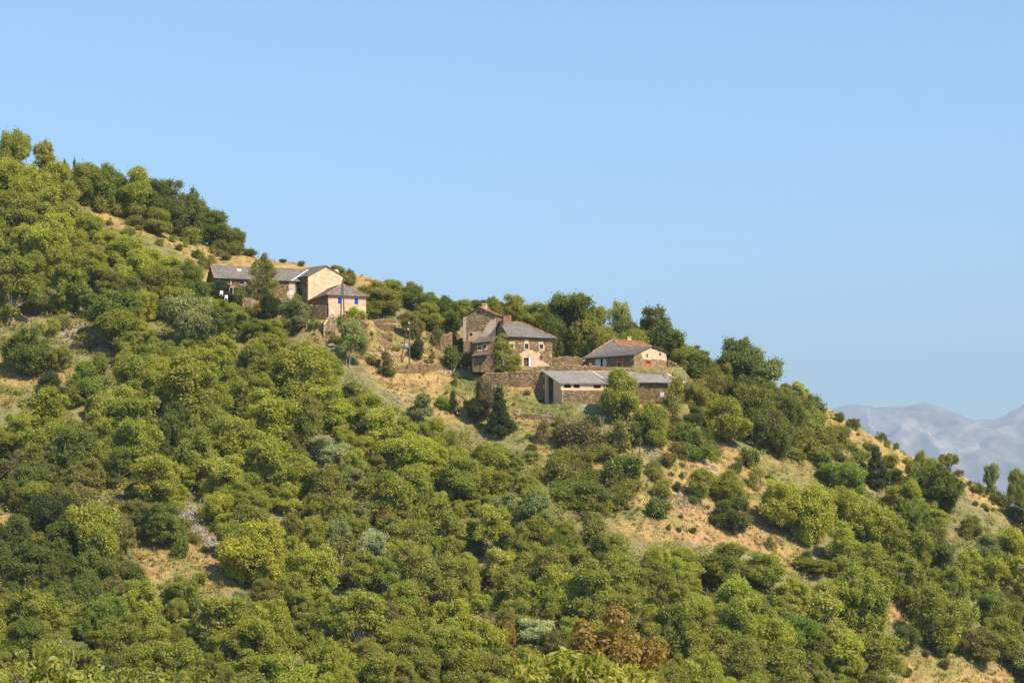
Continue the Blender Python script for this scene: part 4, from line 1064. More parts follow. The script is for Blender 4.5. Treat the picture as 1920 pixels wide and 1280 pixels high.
# ================================================================== plants
def unit(a): return a / (np.linalg.norm(a, axis=-1, keepdims=True) + 1e-9)
def leaf_quads(pos, nrm, size, r, elong=1.5):
    """small pointed leaf sprays: one bent-free rhombus per position"""
    n = len(pos)
    t = unit(np.cross(nrm, r.normal(size=(n, 3)))); b_ = np.cross(nrm, t)
    s = size * r.uniform(.6, 1.4, (n, 1))
    l = t * s * elong * .5; w = b_ * s * .5
    return np.stack([pos - l, pos + w * .95 - l * .1, pos + l, pos - w * .95 - l * .1], 1)
def crown_arrays(seed, R, hb, ht, npuff, nleaf, leaf, airy=0.0, shape='round', puff=(.2, .34), flat=.8, lob=13):
    """crown filling the space between heights hb and ht, radius R: lumps (puffs) of leaf sprays round real limbs"""
    r = np.random.default_rng(seed)
    cz_, hz_ = (hb + ht) / 2, (ht - hb) / 2
    cen, rad = [], []; lobes = []
    k = 0
    while len(cen) < npuff and k < npuff * 30:
        k += 1
        d = unit(r.normal(size=3)); 
        if d[2] < -.55: continue
        f = r.uniform(.45, .86)
        pr = R * r.uniform(*puff)
        c = np.array([d[0] * R * f, d[1] * R * f, cz_ + d[2] * hz_ * f])
        if shape == 'round':
            if not len(lobes):
                nl = lob; lobes.append((np.array([0, 0, cz_ + .1 * hz_]), R * .6)); lobes.append((np.array([0, 0, cz_ - .3 * hz_]), R * .62))
                for _ in range(nl):
                    dd = unit(r.normal(size=3) + np.array([0, 0, -.05])); ff = r.uniform(.38, .68)
                    lobes.append((np.array([dd[0] * R * ff, dd[1] * R * ff, cz_ + dd[2] * hz_ * ff]), R * r.uniform(.28, .44)))
            lc, lr = lobes[r.integers(len(lobes))]
            out = unit(lc - np.array([0, 0, cz_ - hz_ * .3]))
            d2 = unit(r.normal(size=3) + out * .8 + np.array([0, 0, .25]))
            c = lc + d2 * lr * r.uniform(.55, 1.0) * np.array([1, 1, .85]); pr = R * r.uniform(*puff)
            if c[2] < hb: c[2] = hb + r.uniform(0, .5)
        elif shape == 'cone':
            u_ = r.uniform(0, 1) ** 1.3; a = r.uniform(0, 2 * np.pi); rr = R * (1 - u_) * r.uniform(.4, .85)
            c = np.array([rr * np.cos(a), rr * np.sin(a), hb + (ht - hb) * u_]); pr = R * r.uniform(.16, .28) * (1.15 - u_ * .8)
        elif shape == 'tall':
            u_ = r.uniform(0, 1); a = r.uniform(0, 2 * np.pi); wd = np.sin(np.pi * min(1, u_ * .82 + .16)) ** .7; rr = R * wd * r.uniform(.2, .8)
            c = np.array([rr * np.cos(a), rr * np.sin(a), hb + (ht - hb) * u_]); pr = R * r.uniform(*puff) * (.55 + .45 * wd)
        elif shape == 'umbrella':
            c[2] = ht - (ht - hb) * .32 * r.uniform(.3, 1.2) - (f * .35 * hz_)
        if any(np.linalg.norm(c - q_) < .42 * (pr + p_) for q_, p_ in zip(cen, rad)) and r.random() < .8: continue
        cen.append(c); rad.append(pr)
    cen = np.array(cen); rad = np.array(rad)
    w = rad ** 2 * r.uniform(.55, 1.3, len(rad)); cnt = np.maximum(8, (w / w.sum() * nleaf).astype(int))
    PS, NS, TS = [], [], []
    for c, pr, n in zip(cen, rad, cnt):
        d = unit(r.normal(size=(n, 3)) + np.array([0, 0, .28]))
        # sub-lumps in the lump
        sub = unit(r.normal(size=(7, 3)) + np.array([0, 0, .3]))
        lump = 1 + .28 * np.max(np.clip(d @ sub.T, 0, 1) ** 8, axis=1) - .12
        rr = pr * lump * (.35 + .95 * r.random(n) ** .8)
        p = c + d * rr[:, None] * np.array([1, 1, flat])
        nn = unit(d * .8 + r.normal(size=(n, 3)) * .75 + np.array([0, 0, .35]))
        p = p + r.normal(size=(n, 3)) * np.where(r.random((n, 1)) < .4, .30, .08)
        keep = r.random(n) > airy * .6
        PS.append(p[keep]); NS.append(nn[keep]); TS.append(np.clip(r.normal(.5 + .12 * (r.random() - .5), .2, n), 0, 1)[keep])
    return cen, rad, leaf_quads(np.concatenate(PS), np.concatenate(NS), leaf, r), np.concatenate(TS)
def trunk_mesh(name, cen, rad, hb, ht, r0, mat, seed, lean=.06, limbs=9, n=6):
    r = random.Random(seed); mb = MB()
    pts = [Vector((0, 0, -1.2)), Vector((0, 0, 0)), Vector((r.uniform(-1, 1) * lean * hb, r.uniform(-1, 1) * lean * hb, max(hb, .8) * .6)), Vector((r.uniform(-1, 1) * lean * ht, r.uniform(-1, 1) * lean * ht, (hb + ht) * .42)), Vector((0, 0, ht * .8))]
    mb.tube(pts, [r0 * 1.35, r0 * 1.15, r0 * .9, r0 * .6, r0 * .15], n, .45)
    order = sorted(range(len(cen)), key=lambda i: -rad[i])[:limbs]
    for i in order:
        c = Vector(cen[i]); f = r.uniform(.3, .75)
        st = pts[1].lerp(pts[3], f) if f < .9 else pts[3]
        st = Vector((st.x, st.y, min(st.z, c.z - .2)))
        mid = st.lerp(c, .5) + Vector((r.uniform(-.3, .3), r.uniform(-.3, .3), -.15 + r.uniform(0, .4)))
        mb.tube([st, mid, c, c + (c - mid) * .5], [r0 * .5, r0 * .32, r0 * .16, r0 * .05], 5, .5)
    return mb.mesh(name, mat)
KIND = {}
def make_kind(key, n, **kw):
    KIND[key] = []
    bark = kw.pop('bark', M_BARK); r0 = kw.pop('r0', .22); limbs = kw.pop('limbs', 10); tr = kw.pop('trunk', True)
    for i in range(n):
        sd = hash_(key) + i * 17
        cen, rad, Q, T = crown_arrays(sd, **kw)
        cm = quads_mesh('crown', Q, T, M_LEAF)
        tm = trunk_mesh('trunk', cen, rad, kw['hb'], kw['ht'], r0, bark, sd, limbs=limbs) if tr else None
        KIND[key].append((cm, tm, kw['R'] * 2, kw['ht']))
def hash_(s): return sum((i + 1) * ord(c) for i, c in enumerate(s)) % 9973
make_kind('broad', 10, R=4.6, hb=-.5, ht=9.0, npuff=140, nleaf=27000, leaf=.215, puff=(.10, .22), lob=16)
make_kind('oak', 7, R=5.0, hb=-.8, ht=9.0, npuff=180, nleaf=31000, leaf=.215, puff=(.07, .17), lob=24)
make_kind('airy', 7, R=3.8, hb=.3, ht=9.0, npuff=100, nleaf=14500, leaf=.21, puff=(.10, .2), bark=M_PBARK, r0=.13, limbs=18, lob=12)
make_kind('birch', 3, R=2.2, hb=1.2, ht=11.0, npuff=44, nleaf=3800, leaf=.2, shape='tall', puff=(.16, .34), bark=M_PBARK, r0=.14, limbs=18)
make_kind('pine', 3, R=2.9, hb=.3, ht=8.0, npuff=80, nleaf=12000, leaf=.24, shape='cone', r0=.2, limbs=12)
make_kind('umbrella', 2, R=3.0, hb=1.2, ht=6.5, npuff=30, nleaf=6500, leaf=.26, shape='umbrella', puff=(.15, .25), limbs=14)
make_kind('bush', 8, R=1.7, hb=-.3, ht=2.4, npuff=40, nleaf=5200, leaf=.17, puff=(.13, .28), trunk=False, lob=8)
make_kind('thorn', 5, R=1.8, hb=-.3, ht=2.2, npuff=40, nleaf=3300, leaf=.14, puff=(.12, .26), airy=.3, bark=M_PBARK, r0=.07, limbs=22, lob=8)

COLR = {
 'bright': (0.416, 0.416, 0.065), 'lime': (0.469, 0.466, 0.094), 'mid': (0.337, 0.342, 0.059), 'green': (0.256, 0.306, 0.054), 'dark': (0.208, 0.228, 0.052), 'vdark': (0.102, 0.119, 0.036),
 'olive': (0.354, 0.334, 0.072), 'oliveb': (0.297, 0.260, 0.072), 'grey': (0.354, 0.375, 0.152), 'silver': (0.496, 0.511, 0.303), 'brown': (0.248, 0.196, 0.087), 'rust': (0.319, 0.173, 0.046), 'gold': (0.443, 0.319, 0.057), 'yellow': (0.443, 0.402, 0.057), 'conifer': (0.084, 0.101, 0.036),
}
WORD = {'bright': 'yellow-green', 'lime': 'pale lime-green', 'mid': 'mid-green', 'green': 'fresh green', 'dark': 'dark green', 'vdark': 'blackish-green', 'olive': 'olive', 'oliveb': 'brownish-olive',
        'grey': 'grey-green', 'silver': 'silvery', 'brown': 'brown', 'rust': 'rust-coloured', 'gold': 'golden-brown', 'yellow': 'yellowing', 'conifer': 'dark needled'}
placed = []          # (root, px, py, kindkey, colour, w, label or None)
def plant(kind, base, wm, hm, colour, label=None, px=None, py=None, jit=.03, name=None, w_px=None):
    var = random.choice(KIND[kind]); cm, tm, w0, h0 = var
    c = COLR[colour]; j = lambda: random.uniform(1 - jit, 1 + jit)
    bj = random.uniform(.86, 1.18)
    bj *= .95; col = (c[0] * j() * bj, c[1] * j() * bj, c[2] * j() * bj, 1)
    sw, shh = wm / w0, hm / h0
    nm = name or {'pine': 'pine_tree', 'oak': 'spreading_tree', 'airy': 'loose_crowned_tree', 'umbrella': 'umbrella_tree', 'bush': 'shrub', 'thorn': 'thorn_shrub', 'birch': 'birch_tree'}.get(kind, 'broadleaf_tree')  # 'oak' and 'airy' kinds are broadleaf trees told apart by crown shape only
    rot = random.uniform(0, 6.283)
    if tm is None:
        r = bpy.data.objects.new(nm, cm); C.objects.link(r); r.color = col
    else:
        r = bpy.data.objects.new(nm, None); C.objects.link(r); r.empty_display_size = .5
        a = bpy.data.objects.new('crown', cm); C.objects.link(a); a.parent = r; a.color = col
        b_ = bpy.data.objects.new('trunk', tm); C.objects.link(b_); b_.parent = r
    r.location = base; r.rotation_euler = (random.uniform(-.04, .04), random.uniform(-.04, .04), rot); r.scale = (sw * random.uniform(.92, 1.08), sw * random.uniform(.92, 1.08), shh)
    placed.append([r, px, py, kind, colour, w_px or 40, label])
    return r
def T_(kind, px, pb, w, h, colour, label=None, D=None, sink=0.0):
    """tree whose foot is seen at (px, pb) and that is w x h photo pixels large"""
    b = ground(px, pb)
    if D: b = P(px, pb, D); b.z = float(H(b.x, b.y))
    sc = b.y / FPX
    hh = h * sc
    if D:   # keep the top where it is seen
        hh = max(1.0, zat(pb - h, D) - b.z)
    return plant(kind, b, w * sc, hh, colour, label, px, pb - h * .5, w_px=w)

# hand-placed ones: kind, foot px, foot py, width, height, colour, label
HAND = [
 # skyline grove, upper left
 ('broad', 28, 345, 72, 108, 'mid', 'highest round tree of the hillside, at the left edge of the skyline'), ('airy', 82, 350, 56, 96, 'olive', 'thin olive tree on the skyline, second from the left edge'),
 ('pine', 121, 345, 22, 66, 'vdark', 'small dark pointed tree on the skyline, left one of a pair'), ('pine', 138, 355, 20, 70, 'vdark', 'small dark pointed tree on the skyline, right one of a pair'),
 ('broad', 60, 405, 96, 100, 'bright', None), ('broad', 110, 400, 90, 105, 'bright', None), ('broad', 160, 385, 80, 85, 'mid', None), ('broad', 15, 400, 90, 110, 'bright', None), ('oak', 100, 440, 100, 95, 'olive', None),
 ('airy', 178, 390, 50, 80, 'green', None), ('broad', 205, 395, 80, 92, 'green', 'left tree of the skyline grove above the dry grass strip'), ('broad', 250, 412, 96, 106, 'mid', 'tallest yellowish-topped tree of the skyline grove above the dry strip'),
 ('broad', 290, 425, 76, 95, 'dark', None), ('oak', 325, 440, 96, 102, 'dark', 'broad dark tree in the middle of the skyline grove'), ('oak', 358, 452, 84, 100, 'dark', 'very dark tree right of the middle of the skyline grove'),
 ('broad', 300, 445, 60, 60, 'mid', None), ('broad', 405, 462, 76, 72, 'dark', 'round dark tree near the right end of the skyline grove'), ('broad', 440, 468, 48, 52, 'mid', 'last small round tree at the right end of the skyline grove'),
 ('bush', 358, 457, 52, 30, 'olive', 'yellowish shrub at the foot of the dark skyline grove'), ('bush', 372, 487, 22, 20, 'green', 'single green shrub on the dry grass strip left of the long farmhouse roof'),
 ('bush', 412, 472, 40, 20, 'dark', None), ('bush', 440, 478, 36, 20, 'dark', None), ('bush', 466, 480, 28, 15, 'dark', None), ('thorn', 400, 476, 18, 18, 'olive', None), ('thorn', 350, 465, 14, 20, 'olive', None), ('thorn', 395, 492, 30, 14, 'oliveb', None), ('thorn', 425, 488, 24, 14, 'oliveb', None),
 ('bush', 215, 405, 40, 28, 'olive', None), ('bush', 190, 398, 36, 30, 'olive', None), ('bush', 250, 425, 40, 20, 'olive', None), ('bush', 385, 505, 26, 24, 'olive', None), ('bush', 565, 499, 14, 9, 'dark', None), ('bush', 530, 492, 16, 6, 'dark', None), ('thorn', 240, 445, 30, 20, 'olive', None), ('thorn', 300, 462, 20, 14, 'mid', None),
 # round the farmhouse
 ('birch', 479, 580, 34, 92, 'olive', 'taller trunk of the thin birches in front of the long farmhouse'), ('birch', 505, 584, 38, 92, 'olive', 'shorter thin birch on the right in front of the long farmhouse'), ('birch', 492, 586, 40, 108, 'oliveb', 'tallest thin olive birch in front of the long farmhouse'),
 ('broad', 395, 575, 44, 48, 'dark', None), ('broad', 420, 578, 56, 50, 'vdark', 'dark green hedge tree hiding the left half of the farmhouse garden'), ('bush', 448, 575, 32, 34, 'dark', None), ('broad', 508, 612, 44, 62, 'vdark', None), ('airy', 478, 605, 50, 44, 'oliveb', None),
 ('broad', 552, 632, 70, 76, 'grey', 'round grey-green tree below the turned farmhouse block'), ('bush', 556, 566, 22, 14, 'green', None), ('bush', 601, 580, 34, 26, 'dark', 'dark shrub in the corner left of the shuttered house'), ('thorn', 588, 578, 20, 16, 'rust', None), ('bush', 610, 583, 20, 18, 'dark', None),
 ('airy', 655, 690, 70, 100, 'grey', 'sparse grey-green tree with bare lower branches below the shuttered house'), ('bush', 668, 606, 34, 22, 'bright', 'small yellow-green shrub at the foot of the shuttered house'), ('bush', 640, 617, 30, 22, 'mid', None),
 ('airy', 632, 540, 44, 46, 'mid', 'small tree showing above the roof right of the tall gable'), ('bush', 660, 535, 26, 20, 'olive', None),
 # band of trees between farmhouse and stone house
 ('broad', 705, 575, 62, 50, 'olive', None), ('broad', 735, 572, 60, 52, 'mid', None), ('broad', 768, 580, 60, 48, 'green', 'bright green tree in the row behind the middle utility pole'), ('broad', 725, 592, 66, 55, 'olive', None), ('broad', 700, 600, 50, 42, 'mid', None), ('broad', 800, 592, 58, 46, 'green', None), ('broad', 838, 605, 60, 52, 'dark', None), ('broad', 865, 600, 52, 40, 'mid', None),
 ('broad', 805, 620, 62, 56, 'mid', None), ('broad', 845, 630, 58, 50, 'dark', None), ('oak', 773, 636, 46, 56, 'oliveb', 'isolated round olive tree directly behind the middle utility pole'), ('bush', 783, 676, 30, 38, 'vdark', 'dense blackish-green round shrub right beside the middle utility pole'),
 ('birch', 808, 690, 15, 34, 'rust', 'small withered rust-brown tree beside the straw-coloured track'), ('thorn', 722, 698, 32, 40, 'brown', 'bare greyish-brown bush left of the curved dark retaining wall'), ('bush', 724, 704, 34, 16, 'dark', None),
 ('bush', 820, 648, 34, 30, 'dark', 'shrub growing inside the roofless stone ruin'), ('bush', 852, 692, 46, 42, 'dark', 'dark shrub at the left foot of the stone house'), ('bush', 878, 690, 34, 30, 'dark', None), ('airy', 866, 665, 30, 32, 'mid', None), ('bush', 690, 595, 26, 20, 'mid', None), ('thorn', 708, 688, 20, 14, 'rust', None), ('bush', 700, 585, 24, 24, 'olive', None),
 ('birch', 945, 712, 48, 80, 'mid', 'slender light olive tree in front of the stone house front wall'), ('airy', 925, 710, 44, 56, 'olive', None), ('airy', 965, 705, 36, 44, 'olive', None), ('bush', 958, 704, 40, 20, 'olive', None), ('bush', 985, 645, 20, 20, 'dark', None) ,
 # behind the hamlet, on the crest
 ('airy', 923, 612, 30, 54, 'green', 'small tree on the skyline behind the red-tiled tower'), ('broad', 965, 620, 50, 64, 'mid', 'rounded tree on the skyline just behind the stone house ridge'), ('broad', 940, 612, 50, 42, 'olive', None), ('broad', 895, 605, 60, 40, 'dark', None), ('broad', 990, 640, 60, 60, 'mid', None),
 ('broad', 1018, 640, 60, 62, 'mid', None),
 ('oak', 1072, 665, 128, 124, 'dark', 'very large dark tree on the skyline right of the stone house'), ('broad', 1042, 668, 66, 84, 'mid', None), ('broad', 1072, 672, 76, 78, 'dark', 'dense tree standing in front of the largest skyline tree'), ('broad', 1112, 668, 56, 84, 'olive', None),
 ('airy', 1161, 660, 52, 102, 'grey', 'airy grey-green tree on the skyline above the red-tiled roof'), ('broad', 1140, 655, 50, 40, 'mid', None, 450),
 ('oak', 1225, 690, 110, 114, 'dark', 'large spreading dark tree behind the pale gable of the hipped farmhouse', 450), ('broad', 1265, 700, 70, 90, 'dark', None, 448), ('broad', 1190, 665, 60, 56, 'mid', None, 447), ('broad', 1285, 715, 56, 70, 'mid', None, 444), ('broad', 1315, 722, 64, 66, 'dark', None),
 ('oak', 1385, 730, 106, 104, 'dark', 'big dome-shaped tree standing alone on the skyline right of the hamlet'), ('broad', 1350, 735, 56, 56, 'mid', None), ('broad', 1432, 738, 34, 44, 'olive', None),
 ('airy', 1500, 757, 38, 50, 'lime', 'tiny pale green tree on the skyline before the mountains appear'), ('airy', 1472, 750, 26, 34, 'mid', 'smaller tree left of the pale green skyline tree'), ('thorn', 1532, 772, 30, 28, 'dark', None), ('thorn', 1543, 778, 18, 22, 'dark', None),
 ('thorn', 1650, 826, 20, 16, 'dark', None), ('thorn', 1660, 830, 10, 14, 'brown', None), ('thorn', 1572, 790, 24, 16, 'dark', None), ('thorn', 1600, 802, 34, 16, 'dark', None), ('thorn', 1680, 840, 14, 12, 'dark', None),
 ('oak', 1100, 668, 84, 96, 'mid', None, 452), ('broad', 1140, 672, 60, 66, 'olive', None, 448), ('broad', 1185, 675, 84, 84, 'dark', None, 452), ('broad', 1030, 650, 60, 80, 'dark', None, 452), ('oak', 1300, 712, 80, 66, 'dark', None, 448),
 # right of the sheds
 ('broad', 1168, 795, 80, 106, 'mid', 'leafy tree standing in front of the sheds, its crown over the lower roof'), ('broad', 1222, 840, 72, 92, 'mid', 'round tree just below the leafy tree in front of the sheds'), ('broad', 1190, 838, 44, 50, 'dark', None), ('broad', 1150, 780, 36, 40, 'green', None),
 ('thorn', 1270, 782, 44, 66, 'olive', None), ('broad', 1305, 790, 60, 86, 'olive', None), ('broad', 1345, 770, 70, 76, 'oliveb', 'brownish-olive tree just right of the long shed'), ('broad', 1390, 780, 80, 76, 'dark', None), ('broad', 1300, 805, 44, 42, 'dark', None),
 ('broad', 1368, 838, 92, 96, 'mid', 'leafy tree at the bottom left of the dark clump right of the sheds'), ('oak', 1425, 835, 100, 106, 'dark', 'large dark tree in the clump right of the sheds'), ('broad', 1400, 800, 80, 80, 'mid', None), ('broad', 1462, 858, 76, 92, 'dark', 'lowest right tree of the dark clump, above the meadow strip'), ('broad', 1480, 815, 66, 76, 'dark', None), ('broad', 1450, 780, 70, 66, 'mid', None), ('broad', 1340, 810, 50, 44, 'mid', None),
 ('bush', 1510, 800, 44, 32, 'olive', None), ('bush', 1545, 830, 44, 30, 'olive', None), ('bush', 1500, 835, 44, 34, 'olive', None), ('bush', 1530, 860, 50, 36, 'olive', None), ('bush', 1545, 882, 34, 34, 'green', None), ('bush', 1495, 775, 30, 24, 'mid', None), ('bush', 1580, 822, 32, 22, 'dark', None), ('bush', 1590, 842, 34, 16, 'mid', None), ('bush', 1603, 853, 18, 12, 'vdark', None), ('bush', 1535, 800, 22, 22, 'dark', None),
 ('bush', 1560, 858, 24, 22, 'oliveb', None), ('thorn', 1595, 890, 34, 28, 'oliveb', None), ('thorn', 1625, 862, 20, 12, 'dark', None), ('thorn', 1700, 870, 20, 12, 'olive', None),
 # below the sheds
 ('pine', 938, 815, 60, 88, 'conifer', 'dark conifer with dead grey twigs on the slope below the stone house'), ('airy', 915, 790, 56, 100, 'brown', 'half-dead brownish tree just left of the dark conifer'), ('broad', 888, 795, 48, 50, 'vdark', 'dark round tree left of the dark conifer'), ('thorn', 852, 778, 26, 46, 'vdark', 'narrow dark juniper-like shrub on the open slope'), ('bush', 905, 765, 44, 40, 'dark', None), ('bush', 958, 812, 34, 26, 'vdark', None), ('bush', 830, 770, 30, 24, 'green', None),
 ('thorn', 1062, 842, 56, 52, 'brown', 'left of two brown thorn clumps on the green slope'), ('thorn', 1098, 850, 76, 62, 'brown', None), ('thorn', 1155, 848, 66, 58, 'oliveb', 'right-hand brownish-green thorn clump beside the leafy trees'), ('thorn', 1018, 832, 34, 42, 'brown', None), ('bush', 1132, 860, 46, 26, 'olive', None), ('thorn', 1045, 800, 30, 20, 'olive', None), ('thorn', 1125, 800, 18, 18, 'oliveb', None), ('thorn', 1052, 835, 36, 50, 'oliveb', None),
 ('bush', 1170, 905, 66, 48, 'green', 'bright green shrub touching the lone thin pole from the left'), ('thorn', 1065, 905, 70, 44, 'oliveb', None), ('thorn', 1110, 915, 56, 34, 'dark', None), ('bush', 1078, 925, 50, 30, 'green', None), ('bush', 1150, 912, 50, 32, 'oliveb', None), ('bush', 1100, 945, 70, 36, 'dark', None), ('bush', 1145, 958, 64, 34, 'dark', 'low dark shrub at the left edge of the dry meadow'), ('bush', 1060, 940, 50, 30, 'mid', None), ('bush', 1090, 960, 60, 24, 'mid', None), ('bush', 1185, 925, 32, 24, 'olive', None), ('bush', 1040, 890, 50, 32, 'mid', None),
 ('bush', 1230, 970, 48, 40, 'dark', 'dark dome-shaped shrub alone at the top left of the dry meadow'), ('bush', 1240, 935, 44, 34, 'olive', None), ('bush', 1252, 876, 30, 26, 'oliveb', 'small round shrub casting a shadow right of the lone pole'), ('bush', 1270, 922, 20, 18, 'dark', None), ('bush', 1232, 905, 34, 26, 'olive', None), ('bush', 1300, 945, 18, 16, 'dark', None),
 ('bush', 1290, 835, 54, 36, 'green', None), ('bush', 1305, 862, 60, 22, 'green', None), ('bush', 1325, 830, 20, 16, 'dark', None), ('bush', 1285, 820, 34, 24, 'mid', None), ('bush', 1280, 850, 40, 20, 'dark', None),
 ('airy', 1312, 945, 54, 70, 'mid', None), ('broad', 1373, 998, 84, 70, 'dark', 'lower dark mass of the lone meadow tree with shadow beneath'), ('broad', 1372, 955, 76, 76, 'mid', 'upper tree in the middle of the dry meadow, right of centre'), ('bush', 1405, 878, 36, 40, 'dark', 'round dark shrub at the top of the meadow, left of the bright clump'), ('bush', 1380, 888, 26, 20, 'dark', None), ('thorn', 1420, 920, 36, 50, 'olive', None), ('thorn', 1447, 1033, 30, 26, 'oliveb', None), ('bush', 1300, 1000, 14, 12, 'dark', None), ('bush', 1255, 995, 12, 12, 'mid', None), ('bush', 1272, 1000, 12, 9, 'dark', None),
 # right cluster
 ('broad', 1465, 1000, 96, 106, 'bright', 'bright leafy tree at the right edge of the dry meadow'), ('oak', 1520, 1020, 110, 118, 'bright', None), ('broad', 1590, 935, 90, 72, 'green', None), ('pine', 1643, 912, 64, 72, 'conifer', 'dark pine on the right spur, between green trees'), ('broad', 1575, 1000, 90, 92, 'bright', None), ('broad', 1680, 910, 44, 36, 'dark', None), ('broad', 1560, 905, 60, 36, 'mid', None),
 ('broad', 1728, 925, 62, 80, 'mid', None), ('oak', 1748, 965, 122, 96, 'dark', 'wide dark tree on the right spur below the umbrella-shaped one'), ('broad', 1705, 975, 60, 80, 'bright', None), ('umbrella', 1778, 898, 48, 50, 'mid', 'umbrella-shaped little tree in front of the far mountains'), ('thorn', 1776, 905, 26, 24, 'brown', None), ('airy', 1861, 930, 40, 66, 'grey', 'thin grey-green tree on the right skyline before the mountains'), ('airy', 1905, 960, 40, 88, 'mid', 'tall leafy tree at the right edge of the skyline'), ('thorn', 1835, 925, 30, 20, 'dark', None), ('thorn', 1885, 950, 34, 26, 'oliveb', None), ('airy', 1920, 965, 34, 60, 'grey', None), ('thorn', 1800, 895, 22, 14, 'brown', None), ('thorn', 1870, 945, 30, 24, 'dark', None),
 ('thorn', 1900, 975, 34, 26, 'dark', None), ('bush', 1850, 960, 12, 9, 'dark', None), ('bush', 1830, 950, 12, 10, 'dark', None),
 ('oak', 1640, 1045, 118, 110, 'bright', None), ('oak', 1620, 1190, 128, 136, 'mid', 'large round tree with a pale trunk at lower right'), ('oak', 1352, 1105, 150, 90, 'mid', 'wide flat-topped tree under the lower edge of the dry meadow'), ('broad', 1430, 1110, 90, 80, 'mid', None), ('airy', 1752, 1225, 96, 122, 'mid', 'tall tree with two visible trunks at lower right'), ('airy', 1840, 1250, 80, 80, 'oliveb', 'brownish tree above the lowest grass patch at the right'), ('broad', 1700, 1230, 60, 60, 'dark', None), ('broad', 1765, 1232, 46, 40, 'dark', None), ('airy', 1640, 1195, 60, 70, 'oliveb', None),
 ('oak', 1690, 1130, 110, 96, 'mid', None), ('broad', 1830, 1110, 110, 84, 'bright', None),
 ('broad', 1520, 1075, 80, 30, 'mid', None), ('bush', 1500, 1062, 24, 16, 'dark', None), ('bush', 1508, 1068, 12, 10, 'yellow', None),
 # below the dry strip
 ('broad', 232, 502, 76, 66, 'bright', None), ('broad', 270, 526, 80, 66, 'bright', None), ('airy', 318, 548, 76, 70, 'bright', None), ('broad', 352, 560, 70, 80, 'mid', None), ('broad', 300, 565, 80, 76, 'mid', None), ('oak', 250, 545, 84, 76, 'bright', None), ('airy', 200, 484, 66, 60, 'bright', None), ('broad', 372, 590, 56, 66, 'dark', None), ('oak', 330, 605, 84, 76, 'bright', None), ('broad', 395, 612, 70, 56, 'bright', None), ('broad', 165, 455, 70, 60, 'mid', None), ('broad', 440, 620, 70, 56, 'mid', None), ('broad', 500, 650, 70, 56, 'mid', None), ('bush', 455, 605, 34, 24, 'olive', None),
 # lower left
 ('oak', 300, 1022, 104, 88, 'dark', 'dark spreading tree at the top of the lower-left clearing'), ('broad', 292, 955, 110, 108, 'bright', 'big pale tree above the lower-left clearing'), ('oak', 478, 1100, 138, 132, 'yellow', 'large yellowing tree at the right of the lower-left clearing'), ('bush', 335, 1046, 38, 36, 'green', 'single shrub in the lower-left clearing with a black shadow'), ('airy', 345, 1150, 66, 78, 'mid', 'small tree with a visible trunk below the lower-left clearing'),
 ('airy', 618, 875, 84, 68, 'silver', 'silvery bush-like tree in the middle of the wooded slope'), ('broad', 700, 1080, 66, 90, 'silver', 'pale silver-topped tree right of the lower ledge'), ('broad', 735, 1075, 60, 70, 'bright', None), ('thorn', 718, 1012, 36, 54, 'rust', 'rust-red young tree in the middle of the lower wood'), ('birch', 619, 815, 14, 44, 'rust', 'narrow rust-red sapling in the middle wood'), ('airy', 808, 1085, 36, 70, 'silver', 'narrow silvery sapling in the lower wood'), ('thorn', 880, 1130, 32, 26, 'gold', 'small golden bush in the lower wood'), ('thorn', 664, 838, 18, 26, 'gold', None),
 ('thorn', 640, 1065, 90, 54, 'oliveb', 'low brownish-olive shrub mass above the rocky ledge'), ('airy', 545, 1045, 60, 88, 'oliveb', None), ('airy', 585, 1060, 50, 60, 'mid', None), ('broad', 500, 1140, 66, 60, 'oliveb', None), ('airy', 660, 925, 70, 50, 'grey', None), ('airy', 788, 800, 60, 60, 'grey', None),
 ('oak', 60, 705, 118, 90, 'dark', 'dark spreading tree at the left edge below the stony bank'), ('broad', 95, 765, 70, 70, 'vdark', None), ('airy', 110, 700, 46, 60, 'mid', None), ('airy', 215, 1060, 70, 110, 'oliveb', None),
 ('oak', 60, 1110, 110, 100, 'dark', None), ('oak', 120, 1060, 110, 90, 'dark', None), ('broad', 180, 1120, 96, 90, 'dark', None), ('oak', 20, 1050, 100, 90, 'dark', None), ('broad', 95, 1010, 90, 90, 'vdark', None), ('broad', 240, 1130, 90, 80, 'dark', None), ('broad', 150, 990, 90, 90, 'oliveb', None), ('broad', 60, 940, 80, 80, 'dark', None), ('oak', 155, 930, 90, 80, 'oliveb', None), ('oak', 250, 1180, 110, 90, 'bright', None), ('broad', 330, 1130, 50, 40, 'green', None), ('oak', 100, 1180, 110, 90, 'dark', None),
 ('broad', 18, 870, 70, 60, 'mid', None), ('thorn', 22, 905, 70, 40, 'brown', 'leafless tangle of grey-brown branches at the left edge'),
 ('airy', 1010, 1215, 90, 66, 'silver', 'silvery-grey tree near the bottom, left of the russet one'), ('airy', 760, 1010, 60, 56, 'olive', None), ('thorn', 730, 1130, 40, 60, 'brown', None), ('thorn', 155, 655, 50, 30, 'oliveb', None), ('thorn', 120, 620, 40, 26, 'oliveb', None), ('bush', 30, 590, 40, 14, 'oliveb', None),
]
HAND_NOT = set()
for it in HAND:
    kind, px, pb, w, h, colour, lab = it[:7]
    T_(kind, px, pb, w, h, colour, lab, D=it[7] if len(it) > 7 else None)

